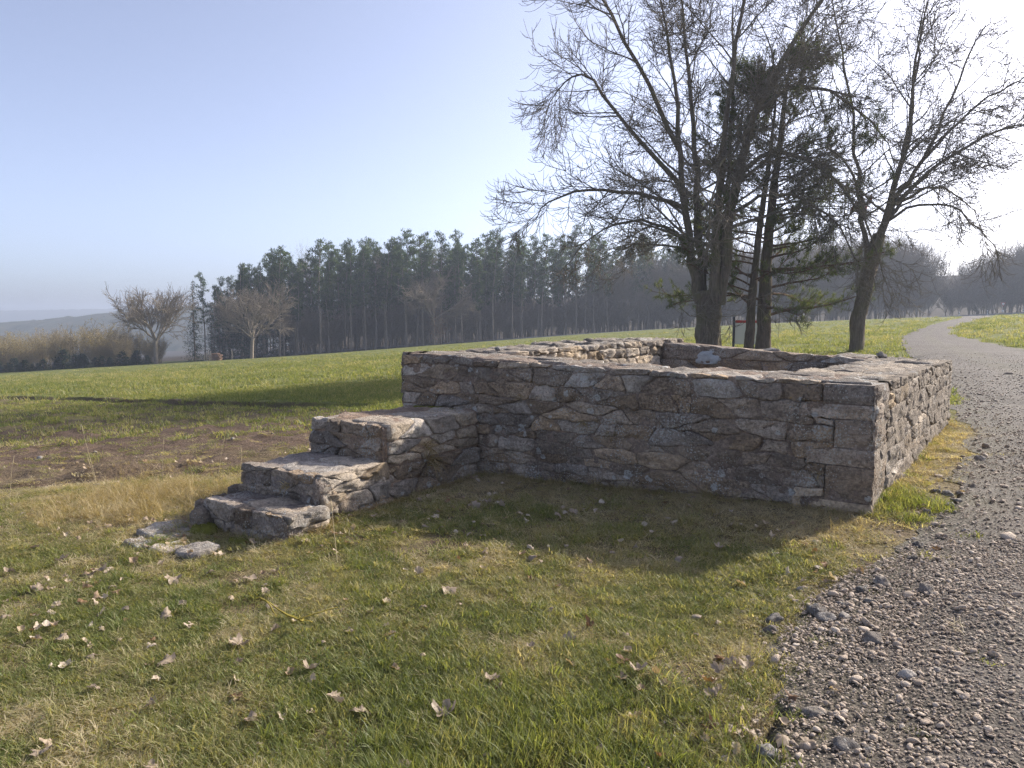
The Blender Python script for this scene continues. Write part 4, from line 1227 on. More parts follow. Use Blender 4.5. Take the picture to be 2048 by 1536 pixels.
def far_wood():
    r = np.random.default_rng(77)
    used = {}
    def put(key, P, x, y, sc, rz=None, label=None, squash=1.0):
        loc = (x, y, place_z(x, y) - 0.05)
        rz = r.uniform(0, 6.28) if rz is None else rz
        if key not in used:
            used[key] = 1
            P.location = loc; P.rotation_euler = (0, 0, rz); P.scale = (sc * squash, sc * squash, sc); o = P
        else:
            o = copy_tree(P, loc, rz, sc, squash)
        if label: o["label"] = label
        return o
    pl = "tall pine with long bare stem and tufted crown in the dense dark wood"
    pines = []
    for k in range(5):
        tb, nd, T = far_pine(np.random.default_rng(100 + k), 20.0)
        pines.append(proto("forest_pine", [("trunk", tb, MT["bark_far"], None), ("crown", nd, MT["needles_far"], T)], pl, "tree", "pines of the far wood"))
    # edge of the wood: polyline (x, y)
    edge = np.array([[-56, 128], [-45, 131], [-30, 137], [-10, 143], [10, 153], [28, 158], [40, 160]], float)
    seg = np.r_[0, np.cumsum(np.hypot(*np.diff(edge, axis=0).T))]
    cnt = 0
    for row in range(11):
        s = r.uniform(0, 2)
        while s < seg[-1]:
            f = s / seg[-1]
            thin = 1.0 if f < 0.55 else 1.25
            if not (f > 0.62 and row > 6):
                x = np.interp(s, seg, edge[:, 0]) + r.normal(0, 0.7); y = np.interp(s, seg, edge[:, 1]) + row * 3.4 + r.normal(0, 1.0)
                left_fade = 0.72 + 0.28 * smooth01((x + 60) / 22)
                put(k := int(r.integers(0, 5)), pines[k], x, y, float(left_fade * (r.uniform(0.74, 1.12) if r.random() < 0.8 else r.uniform(1.0, 1.2))), None, None, r.uniform(0.85, 1.2)); cnt += 1
            s += r.uniform(2.4, 4.2) * thin
    # spruces at the left end and in among the pines
    spr = []
    for k in range(2):
        tb, nd, T = far_spruce(np.random.default_rng(140 + k), 17.0, 0.16)
        spr.append(proto("spruce_tree", [("trunk", tb, MT["bark_far"], None), ("crown", nd, MT["needles_spruce"], T)], "pointed dark spruce on the stepped end of the dark wood", "tree", "spruces of the far wood"))
    for j, (px, d, sc) in enumerate(((485, 128, 1.02), (528, 132, 1.05), (460, 130, 0.90), (505, 136, 0.92), (440, 128, 0.72), (560, 138, 0.98), (425, 134, 0.62))):
        put(("s", j % 2), spr[j % 2], at_px(px, d), d, sc)
    o = put(("s", 0), spr[0], at_px(390, 118), 118, 0.80); o["label"] = "lone dark spruce between the two round bare trees"
    # larches: thin brownish spires above the pines
    tb, fn = far_bare(np.random.default_rng(150), 22, 0.35, 0.35, 0.8, 0.16, 0.05, 0.018)
    la = proto("larch_tree", [("trunk", tb, MT["twig_far"], None), ("crown", fn, MT["twig_far"], None)], "thin leafless larch top rising brown above the dark pines", "tree", "larches among the pines")
    for px, d, sc in ((612, 146, 1.02), (752, 150, 1.0), (880, 156, 1.02), (1010, 158, 1.0)):
        put("la", la, at_px(px, d), d, sc, None, None, 0.6)
    # the three round oaks in front of the wood
    for j, (px, d, H, sp, lab) in enumerate(((312, 112, 13.6, 0.8, "round bare tree standing apart before the blue ridge"),
                                          (503, 118, 13.2, 1.15, "broad round bare tree at the corner of the dark wood"),
                                          (868, 140, 16.5, 1.0, "pale round bare tree against the middle of the dark wood"))):
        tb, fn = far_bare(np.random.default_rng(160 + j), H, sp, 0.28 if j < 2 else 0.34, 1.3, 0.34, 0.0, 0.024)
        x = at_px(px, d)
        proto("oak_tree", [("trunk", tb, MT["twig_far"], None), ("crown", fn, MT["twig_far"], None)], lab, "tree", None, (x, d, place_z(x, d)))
    # rust-leaved sapling
    rr = np.random.default_rng(170)
    tb, fn = far_bare(rr, 6.0, 0.8, 0.25, 0.7, 0.08, 0.05, 0.02)
    k = 900
    P = rr.normal(0, 1, (k, 3)) * np.array([1.0, 1.0, 1.5]) + np.array([0, 0, 3.2])
    dd = rr.normal(0, 1, (k, 3)); dd /= np.linalg.norm(dd, axis=1, keepdims=True)
    V, F = blades_mesh(P, dd, rr.uniform(0.06, 0.14, k), rr.uniform(0.1, 0.22, k))
    x = at_px(876, 137)
    proto("beech_sapling", [("trunk", join([tb, fn]), MT["twig_far"], None), ("crown", (V, F), MT["rust_leaf"], np.repeat(rr.uniform(0, 1, k), 3))], "small sapling still holding rust-brown leaves at the wood's foot", "tree", None, (x, 137, place_z(x, 137)))
    # bare broadleaved wood to the right of the pines and beyond the road
    bl = "slender leafless tree in the grey hazy wood beyond the road"
    bare = []
    for k in range(4):
        tb, fn = far_bare(np.random.default_rng(180 + k), 17.0, 0.42, 0.16, 1.0, 0.15, 0.10, 0.022)
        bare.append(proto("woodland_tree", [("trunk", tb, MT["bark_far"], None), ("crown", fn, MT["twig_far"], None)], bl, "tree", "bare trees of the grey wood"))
    redge = np.array([[22, 160], [45, 158], [70, 160], [92, 163]], float)
    for row in range(6):
        x = 20 + r.uniform(0, 2)
        while x < 96:
            y = np.interp(x, redge[:, 0], redge[:, 1]) + row * 4.0 + r.normal(0, 1.2)
            f = smooth01((x - 30) / 40)
            put(("b", k := int(r.integers(0, 4))), bare[k], x + r.normal(0, 0.8), y, float((0.80 + 0.17 * f) * r.uniform(0.85, 1.15)))
            x += r.uniform(2.2, 3.6)
    for row in range(5):
        x = 108 + r.uniform(0, 2)
        while x < 150:
            y = 152 + row * 5 + r.normal(0, 1.4) + (x - 108) * -0.1
            put(("b", k := int(r.integers(0, 4))), bare[k], x + r.normal(0, 0.8), y, float((0.72 + 0.30 * smooth01((x - 108) / 20)) * r.uniform(0.85, 1.15)))
            x += r.uniform(2.8, 4.6)
    # thin understorey along the pine edge
    tb, fn = far_bare(np.random.default_rng(190), 8.0, 0.7, 0.12, 0.8, 0.07, 0.06, 0.026)
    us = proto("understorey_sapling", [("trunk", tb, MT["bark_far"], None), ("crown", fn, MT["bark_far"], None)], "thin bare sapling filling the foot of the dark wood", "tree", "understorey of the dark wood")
    for q in range(290):
        s = r.uniform(0, seg[-1] * 2.1); x = np.interp(s, seg, edge[:, 0]) + max(0, s - seg[-1]); y = (np.interp(s, seg, edge[:, 1]) if x < 96 else 152) + (r.uniform(5, 18) if s < seg[-1] * 0.75 else r.uniform(0, 14))
        put("us", us, x, y, float(r.uniform(0.6, 1.35)), None, None, 1.35)
    # dark leaning trunk by the gap in the wood
    rr = np.random.default_rng(195)
    tr = grow(rr, (0, 0, -0.3), (-0.35, 0, 1), 9.5, 8, 0.05, 0.03, 0.05); l2 = grow(rr, at_t(tr, 0.14)[0], (-1, 0, 0.55), 7.0, 7, 0.05, 0.03, 0.04)
    fn = [(grow(rr, at_t(b, u)[0], side_dir(rr, at_t(b, u)[1], 0.7, rr.uniform(0, 6.28)), rr.uniform(1.2, 3.2), 4, 0.1, 0.05, 0.1), 0.05, 0.02, 3) for b in (tr, l2) for u in rr.uniform(0.35, 1.0, 22)]
    x, y = at_px(1953, 158), 158
    proto("forked_tree", [("trunk", tubes([(tr, 0.34, 0.1, 7), (l2, 0.2, 0.06, 6)]), MT["bark_far"], None), ("crown", tubes(fn), MT["bark_far"], None)], "dark forked tree leaning over the gap where the track enters the wood", "tree", None, (x, y, place_z(x, y)))
    # ochre shrubs and small firs along the left field edge
    shrubs = []
    for k in range(4):
        q = np.random.default_rng(200 + k); st, fine = [], []
        for a in range(16):
            az = q.uniform(0, 6.28); tl = q.uniform(0.05, 0.65)
            b = grow(q, (q.normal(0, 0.5), q.normal(0, 0.5), -0.3), (math.sin(az) * math.sin(tl), math.cos(az) * math.sin(tl), math.cos(tl)), q.uniform(4.5, 7.5), 6, 0.08, 0.03, 0.02)
            st.append((b, 0.06, 0.02, 4))
            for w in range(13):
                u = q.uniform(0.25, 1.0); p, d = at_t(b, u)
                c = grow(q, p, side_dir(q, d, q.uniform(0.3, 0.8), q.uniform(0, 6.28)), q.uniform(0.8, 2.2), 3, 0.1, 0.06, 0.06)
                fine.append((c, 0.024, 0.014, 3))
                for z in range(5):
                    p2, d2 = at_t(c, q.uniform(0.3, 1)); fine.append((grow(q, p2, side_dir(q, d2, 0.6, q.uniform(0, 6.28)), q.uniform(0.3, 0.9), 2, 0.1, 0.05, 0.05), 0.017, 0.012, 3))
        parts = [("stems", tubes(st), MT["shrub_twig"], None), ("crown", tubes(fine), MT["shrub_twig"], None)]
        if k in (0, 2):
            n = 1500; base = [f[0] for f in fine]
            P = np.array([b[-1] for b in (base[i] for i in q.integers(0, len(base), n))]) + q.normal(0, 0.12, (n, 3))
            P = P[P[:, 2] > 3.6]; n = len(P)
            dd = q.normal(0, 1, (n, 3)); dd /= np.linalg.norm(dd, axis=1, keepdims=True)
            V, F = blades_mesh(P, dd, q.uniform(0.05, 0.11, n), q.uniform(0.12, 0.3, n))
            parts.append(("catkins", (V, F), MT["catkin"], np.repeat(q.uniform(0, 1, n), 3)))
        shrubs.append(proto("hedge_shrub", parts, "yellowish budding shrub in the bare hedge below the blue ridge" if k in (0, 2) else "grey-brown leafless shrub in the hedge below the blue ridge", "shrub", "hedge shrubs at the low field edge"))
    for q in range(46):
        px = r.uniform(-120, 330); d = r.uniform(116, 134)
        k = int(r.integers(0, 4)) if px > 90 else int(r.choice([0, 2, 1]))
        put(("h", k), shrubs[k], at_px(px, d), d, float(r.uniform(0.62, 0.98)) * (1.0 if px < 290 else 0.75))
    tb, nd, T = far_spruce(np.random.default_rng(210), 3.4, 0.42, 0.02)
    fir = proto("young_fir", [("trunk", tb, MT["bark_far"], None), ("crown", nd, MT["needles_spruce"], T)], "knee of small dark young fir at the foot of the hedge", "tree", "young firs at the hedge foot")
    for o in (fir,): o["label"] = "small dark young fir at the foot of the hedge"
    for q in range(30):
        px = -90 + q * 13.2 + r.normal(0, 5); d = r.uniform(108, 113)
        put("fir", fir, at_px(px, d), d, float(r.uniform(0.35, 0.75)) * (1.5 if r.random() < 0.15 else 1), None, None, 1.7)
far_wood()

# ------------------------------------------------------------------ scattered ground cover
def scatter(name, label, cat, pts, rot, scl, idx_, tint, protos):
    coll = bpy.data.collections.new(name + "_kinds")
    for p in protos: coll.objects.link(p)
    me = mesh_np(name, pts, [], None) if False else bpy.data.meshes.new(name)
    n = len(pts)
    me.vertices.add(n); me.vertices.foreach_set("co", np.asarray(pts, np.float32).ravel())
    for an, typ, arr in (("rot", 'FLOAT_VECTOR', rot), ("scl", 'FLOAT_VECTOR', scl), ("kind_index", 'INT', idx_), ("tint", 'FLOAT', tint)):
        a = me.attributes.new(an, typ, 'POINT')
        a.data.foreach_set("vector" if typ == 'FLOAT_VECTOR' else "value", np.asarray(arr, np.int32 if typ == 'INT' else np.float32).ravel())
    o = bpy.data.objects.new(name, me); link(o)
    ng = bpy.data.node_groups.new(name + "_scatter", 'GeometryNodeTree')
    ng.interface.new_socket('Geometry', in_out='INPUT', socket_type='NodeSocketGeometry')
    ng.interface.new_socket('Geometry', in_out='OUTPUT', socket_type='NodeSocketGeometry')
    N = ng.nodes; gi, go = N.new('NodeGroupInput'), N.new('NodeGroupOutput')
    ci = N.new('GeometryNodeCollectionInfo'); ci.inputs['Collection'].default_value = coll
    ci.inputs['Separate Children'].default_value = True; ci.inputs['Reset Children'].default_value = True
    ip = N.new('GeometryNodeInstanceOnPoints'); ip.inputs['Pick Instance'].default_value = True
    def na(nm, typ):
        q = N.new('GeometryNodeInputNamedAttribute'); q.data_type = typ; q.inputs['Name'].default_value = nm
        return next(s for s in q.outputs if s.enabled and s.name == 'Attribute')
    e2r = N.new('FunctionNodeEulerToRotation')
    lk = ng.links.new
    lk(gi.outputs[0], ip.inputs['Points']); lk(ci.outputs[0], ip.inputs['Instance'])
    lk(na("kind_index", 'INT'), ip.inputs['Instance Index'])
    lk(na("rot", 'FLOAT_VECTOR'), e2r.inputs[0]); lk(e2r.outputs[0], ip.inputs['Rotation'])
    lk(na("scl", 'FLOAT_VECTOR'), ip.inputs['Scale']); lk(ip.outputs[0], go.inputs[0])
    md = o.modifiers.new("scatter", 'NODES'); md.node_group = ng
    tag(o, label, cat, None, "stuff")
    return o

def tuft(name, r, n, rad, hmin, hmax, wid, bend, mat, tone, flat=0.0, seg=3):
    V, F, T = [], [], []
    for k in range(n):
        a = r.uniform(0, 6.28); q = rad * math.sqrt(r.random())
        c = np.array([math.cos(a) * q, math.sin(a) * q, -0.008])
        az = r.uniform(0, 6.28); h = r.uniform(hmin, hmax); inc = r.uniform(0.05, 0.55) + flat * r.uniform(0.6, 1.0)
        d = np.array([math.cos(az) * math.sin(inc), math.sin(az) * math.sin(inc), math.cos(inc)])
        side = np.array([-math.sin(az), math.cos(az), 0]) * wid * r.uniform(0.7, 1.3)
        tw = r.uniform(-0.6, 0.6); side = side * math.cos(tw) + np.array([math.cos(az), math.sin(az), 0]) * wid * math.sin(tw)
        t = np.clip(r.normal(tone, 0.22), 0, 1); b = len(V); s = h / seg; p = c
        bd = bend * r.uniform(0.4, 1.5)
        for j in range(seg):
            w = 1 - 0.75 * (j / seg) ** 1.5
            V += [p - side * w * 0.5, p + side * w * 0.5]; T += [t, t]
            p = p + d * s; d = unit(d + np.array([math.cos(az), math.sin(az), -0.55]) * bd)
        V.append(p); T.append(min(1, t + 0.12))
        for j in range(seg - 1):
            F += [(b + 2 * j, b + 2 * j + 1, b + 2 * j + 3), (b + 2 * j, b + 2 * j + 3, b + 2 * j + 2)]
        F.append((b + 2 * seg - 2, b + 2 * seg - 1, b + 2 * seg))
    return bpy.data.objects.new(name, mesh_np(name, np.array(V), np.array(F), mat, False, {"tone": ('FLOAT', np.array(T))}))

def in_ruin(x, y, pad=0.0):
    cx, cyy = x - C0[0], y - C0[1]
    u = cx * U[0] + cyy * U[1]; w = cx * W[0] + cyy * W[1]
    a = (u > -pad) & (u < A_LEN + pad) & (w > -pad) & (w < B_LEN + pad)
    b = (u > 4.14 - pad) & (u < 5.32 + pad) & (w > -2.9 - pad) & (w < 0.1)
    return a | b

def frustum_pts(r, n, y0, y1, power=1.0, side=0.80, extra=0.5):
    """points in the wedge of ground before the camera (a little wider than the view), uniform by area"""
    yy = np.sqrt(r.uniform(0, 1, n) * (y1 ** 2 - y0 ** 2) + y0 ** 2)
    xx = r.uniform(-1, 1, n) * (side * yy + extra)
    return xx, yy

def grass_cover():
    r = np.random.default_rng(31)
    kinds = []
    #        n   rad   h0   h1   width  bend  tone flat
    spec = [(70, .090, .035, .085, .0042, .28, .24, .15), (80, .090, .025, .065, .0042, .30, .36, .2), (70, .085, .05, .12, .0044, .30, .26, .1),
            (80, .095, .03, .08, .0036, .35, .66, .5), (70, .10, .04, .11, .0034, .40, .88, .9), (90, .09, .02, .045, .0046, .2, .48, .3), (60, .09, .03, .08, .0036, .35, .95, 1.1)]
    for n, rad, h0, h1, w, bd, tone, flat in spec:
        kinds.append(tuft("grass_tuft", r, n, rad, h0, h1, w, bd, MT["grass"], tone, flat))
    X, Y, K, S, TI, SZ = [], [], [], [], [], []
    for (n, y0, y1, s) in ((15000, 1.7, 5.0, 0.95), (13000, 5.0, 9.0, 1.1), (9000, 9.0, 14.0, 1.35)):
        x, y = frustum_pts(r, n, y0, y1)
        q = xyz(x, y)
        dry = dry_mask(x, y); pm = path_mask(x, y); em_ = earth_mask(x, y)
        patch = np.clip(0.5 + 0.34 * fbm(q, 0.9, 3, 4.0) + 0.42 * fbm(q, 3.3, 3, 14.0), 0, 1)
        bare = smooth01((fbm(q, 1.9, 3, 9.0) - 0.25) / 0.35)
        dens = (1 - 0.75 * bare) * (1 - 0.95 * pm) * (1 - 0.88 * em_)
        edge = smooth01((path_left_x(y) - x + 0.3 * vnoise(q, 1.1)) / 1.1)                 # thin and stony towards the track
        dens = dens * (0.22 + 0.78 * edge) * (1 - 0.35 * np.clip(dry - 0.3, 0, 1))
        ok = (r.random(n) < dens) & ~in_ruin(x, y, -0.03)
        x, y, dry, patch, q = x[ok], y[ok], dry[ok], patch[ok], q[ok]
        m = len(x)
        u = r.random(m)
        lush = np.exp(-((x - 0.0) / 1.3) ** 2 - ((y - 2.3) / 1.0) ** 2) + 0.8 * np.exp(-((x - 3.3) / 0.5) ** 2 - ((y - 6.2) / 0.8) ** 2)
        green = np.where(r.random(m) < 0.15 + 0.75 * lush, 2, r.choice([0, 1, 5], m, p=[.4, .4, .2])); straw = r.choice([3, 4, 6], m, p=[.45, .3, .25])
        K.append(np.where(u < 0.17 + 0.50 * dry + 0.34 * smooth01((patch - 0.35) / 0.4) - 0.25 * lush, straw, green))
        X.append(x); Y.append(y); S.append(s * r.uniform(0.7, 1.3, m)); SZ.append(r.uniform(0.45, 1.0, m) * (0.72 + 0.65 * lush))
        TI.append(np.clip(0.14 + 0.44 * patch + 0.22 * dry - 0.15 * lush + r.normal(0, 0.12, m), 0, 1))
    X, Y, K, S, TI, SZ = map(np.concatenate, (X, Y, K, S, TI, SZ))
    P = np.stack([X, Y, ground_z(X, Y)], 1)
    m = len(X)
    rot = np.stack([r.normal(0, 0.14, m), r.normal(0, 0.14, m), r.uniform(0, 6.28, m)], 1)
    scatter("grass", "short mixed green and straw-coloured grass around the ruin", "grass", P, rot, np.stack([S, S, S * SZ], 1), K, TI, kinds)
    # field beyond: coarser tufts
    kinds = [tuft("field_grass_tuft", r, 26, .12, .05, .12, .011, .25, MT["grass"], t, 0.1) for t in (.35, .5, .62)]
    X, Y, S = [], [], []
    for (n, y0, y1, s) in ((16000, 13.0, 28.0, 1.4), (15000, 28.0, 95.0, 2.6)):
        x, y = frustum_pts(r, n, y0, y1)
        em_ = earth_mask(x, y); sD_, tD_ = ditch_coords(x, y)
        ok = (r.random(n) < (1 - 0.74 * em_) * (1 - path_mask(x, y)) * (1 - 0.9 * smooth01((y - 35) / 55))) & ~in_ruin(x, y, 0.0) & ~((np.abs(tD_) < 0.7) & (sD_ > -2) & (r.random(n) < 0.6))
        X.append(x[ok]); Y.append(y[ok]); S.append(s * r.uniform(0.6, 1.3, ok.sum()))
    X, Y, S = map(np.concatenate, (X, Y, S)); m = len(X)
    P = np.stack([X, Y, ground_z(X, Y)], 1)
    TI = np.clip(0.10 + 0.22 * fbm(xyz(X, Y), 0.15, 3, 2.0) + r.normal(0, 0.09, m), 0, 1)
    scatter("field_grass", "young green grass of the open field", "grass", P, np.stack([r.normal(0, .1, m), r.normal(0, .1, m), r.uniform(0, 6.28, m)], 1), np.stack([S, S, S * 0.8], 1), r.integers(0, 3, m), TI, kinds)
    # dry straw: verge by the steps and the foot of the walls
    kinds = [tuft("straw_tuft", r, 26, .06, .12, .34, .0042, .30, MT["straw"], .5, 0.35, 4), tuft("straw_tuft", r, 22, .07, .10, .26, .004, .45, MT["straw"], .65, 0.8, 4), tuft("straw_tuft", r, 20, .05, .2, .42, .0036, .2, MT["straw"], .6, 0.1, 4)]
    x, y = frustum_pts(r, 26000, 3.5, 13.0)
    dry = dry_mask(x, y)
    verge_ = np.exp(-(((x + 4.1 + 0.35 * (y - 7.8)) / 1.35) ** 2 + ((y - 7.9) / 1.5) ** 2))
    ok = (r.random(len(x)) < np.clip(dry - 0.30, 0, 1) * 1.5 * (0.6 + 0.8 * verge_)) & ~in_ruin(x, y, 0.0) & (path_mask(x, y) < 0.3)
    x, y, vg = x[ok], y[ok], verge_[ok]; m = len(x)
    runs = [((0.0, 0.0), (4.1, 0.0), (0, -1), 260), ((4.13, -0.05), (4.13, -2.3), (-1, 0), 110), ((4.0, -2.3), (4.0, -2.85), (-1, 0), 40), ((4.0, -2.83), (5.2, -2.83), (0, -1), 60), ((0.0, 0.0), (0.0, 6.4), (-1, 0), 170), ((5.33, -0.1), (5.33, -2.6), (1, 0), 120)]
    for (a0, a1, nn, cnt_) in runs:
        t_ = r.random(cnt_); off = np.abs(r.normal(0.03, 0.07, cnt_))
        uu = a0[0] + (a1[0] - a0[0]) * t_ + nn[0] * off; ww = a0[1] + (a1[1] - a0[1]) * t_ + nn[1] * off
        x = np.r_[x, C0[0] + U[0] * uu + W[0] * ww]; y = np.r_[y, C0[1] + U[1] * uu + W[1] * ww]; vg = np.r_[vg, r.uniform(0, 0.35, cnt_)]
    m = len(x)
    K = np.where(r.random(m) < 0.15 + 0.7 * vg, r.choice([0, 2], m, p=[.8, .2]), 1)
    S = r.uniform(0.4, 0.9, m) * (0.62 + 0.55 * vg)
    P = np.stack([x, y, ground_z(x, y)], 1)
    scatter("dry_grass", "bleached dry grass matted along the foot of the walls and steps", "grass", P, np.stack([r.normal(0, .2, m), r.normal(0, .2, m), r.uniform(0, 6.28, m)], 1), np.stack([S, S, S], 1), K, np.clip(r.normal(0.45, 0.2, m), 0, 1), kinds)
grass_cover()

def pebble(name, r, sub, mat, rough=0.22, sq=(1, 0.8, 0.6)):
    import bmesh
    bm = bmesh.new(); bmesh.ops.create_icosphere(bm, subdivisions=sub, radius=0.5)
    V = np.array([v.co[:] for v in bm.verts]); F = np.array([[v.index for v in f.verts] for f in bm.faces]); bm.free()
    o = r.uniform(0, 90)
    d = 1 + rough * (vnoise(V, 1.7, o) + 0.6 * vnoise(V, 3.9, o))
    for k in range(5):       # broken facets
        n = unit(r.normal(0, 1, 3)); h = r.uniform(0.30, 0.42); dot = V @ n
        d = np.where(dot * d > h, h / np.maximum(dot, 1e-3), d)
    V = V * d[:, None] * np.array(sq)
    return V, F, mat

def make_pebble_mat():
    M = Mat("gravel_pebble")
    c = M.ramp(M.attr("tint", 'INSTANCER'), [(0.0, (0.27, 0.21, 0.16)), (0.4, (0.50, 0.405, 0.315)), (0.75, (0.62, 0.52, 0.415)), (1.0, (0.74, 0.645, 0.53))])
    P = M.objc()
    c = M.mix(M.math('MULTIPLY', M.noise(P, 5, 5, 0.7), 0.7), c, (0.34, 0.265, 0.20))
    M.bump(M.noise(P, 9, 5, 0.7), 0.5, 0.05)
    return M.fin(c, 0.85, 0.3)
MT["pebble"] = make_pebble_mat()

def gravel_cover():
    r = np.random.default_rng(41)
    kinds = []
    for k in range(6):
        V, F, m = pebble("pebble", r, 2, MT["pebble"], 0.25, (1, r.uniform(0.65, 0.95), r.uniform(0.32, 0.55)))
        kinds.append(bpy.data.objects.new("pebble", mesh_np("pebble", V, F, m, False)))
    X, Y, S = [], [], []
    for (n, y0, y1, s) in ((170000, 1.7, 5.0, 0.0105), (100000, 5.0, 10.0, 0.015), (150000, 10.0, 30.0, 0.022)):
        x, y = frustum_pts(r, n, y0, y1)
        e = x - path_left_x(y)
        spill = 0.30 * smooth01((e + 1.25) / 1.0) * (0.4 + 0.9 * (vnoise(xyz(x, y), 1.6) > -0.1)) * smooth01((8.5 - y) / 2)
        p = np.clip(np.maximum(path_mask(x, y) * (0.72 + 0.4 * vnoise(xyz(x, y), 0.9, 5.0)), spill), 0, 1)
        p = p * ((1 - 0.55 * smooth01((y - 5) / 5)) if y1 < 11 else (1 - 0.9 * smooth01((y - 12) / 17)))
        ok = (r.random(n) < p) & ~in_ruin(x, y, 0.02)
        X.append(x[ok]); Y.append(y[ok]); m = ok.sum()
        S.append(0.85 * s * np.exp(r.normal(0, 0.58, m)) * (1 + 0.5 * (r.random(m) < 0.05)))
    X, Y, S = map(np.concatenate, (X, Y, S)); m = len(X)
    P = np.stack([X, Y, ground_z(X, Y) + np.where(path_mask(X, Y) > 0.5, 0.020, 0.0) + S * 0.06], 1)
    scatter("gravel", "loose grey and pale pebbles of the track", "gravel", P, np.stack([r.normal(0, .35, m), r.normal(0, .35, m), r.uniform(0, 6.28, m)], 1), np.stack([S, S, S], 1), r.integers(0, 6, m), np.clip(r.beta(1.5, 1.9, m), 0, 1), kinds)
gravel_cover()

# ------------------------------------------------------------------ small things on the ground
def put_mesh(name, me, loc, rot, sc, label, cat, group=None):
    o = bpy.data.objects.new(name, me); o.location = loc; o.rotation_euler = rot; o.scale = (sc, sc, sc) if not hasattr(sc, "__len__") else sc
    link(o)
    return tag(o, label, cat, group)

def leaf_mesh(r, curl, lobes=None):
    """dead lobed leaf, curled along its midrib, with a short stalk"""
    lobes = lobes or int(r.choice([1, 2, 5, 5, 3]))
    n = 30
    a = np.linspace(-math.pi, math.pi, n, endpoint=False)
    rad = 0.24 + 0.27 * np.abs(np.cos(a * lobes / 2.0)) ** 1.2 + 0.045 * r.normal(0, 1, n)
    rad = rad * (0.62 + 0.38 * np.cos(a * 0.5))
    rings = [(1.0, rad), (0.66, rad), (0.33, rad)]
    V = []
    for k, rr in rings:
        V.append(np.stack([np.cos(a) * rr * k, np.sin(a) * rr * k * 1.1, 0 * a], 1))
    V = np.concatenate(V + [np.zeros((1, 3))])
    x, y = V[:, 0].copy(), V[:, 1].copy()
    V[:, 2] = curl * 2.1 * y ** 2 + r.uniform(-0.5, 0.9) * x ** 2 * curl * 1.5 + 0.05 * vnoise(V, 5.0, r.uniform(0, 90)) + 0.06 * np.abs(np.sin(a * 5))[np.arange(len(V)) % n] * (np.hypot(x, y) > 0.2) * r.uniform(0.2, 1)
    V[:, 1] = y * np.clip(1 - 0.30 * curl * np.abs(y), 0.2, 1)
    fold = r.uniform(0.1, 0.6) * np.sign(r.normal()); tip = np.clip(x - 0.1, 0, 1)
    V[:, 2] += fold * tip * 0.8; V[:, 0] -= np.abs(fold) * tip * 0.35
    V += 0.05 * np.stack([vnoise(V, 4.0, 3.0), vnoise(V, 4.0, 8.0), 1.4 * vnoise(V, 6.0, 5.0)], 1)
    ii = np.arange(n * 3).reshape(3, n); jj = np.roll(ii, -1, 1)
    F4 = np.stack([ii[:-1], jj[:-1], jj[1:], ii[1:]], -1).reshape(-1, 4); F3 = np.stack([ii[-1], jj[-1], np.full(n, 3 * n)], -1)
    st = tubes([(np.array([[-0.05, 0, 0.0], [-0.3, 0.02, 0.01], [-0.55, 0.06, 0.05]]), 0.012, 0.008, 3)])
    Vv, Ff = join([(V, [F4, F3]), st])
    return Vv, Ff

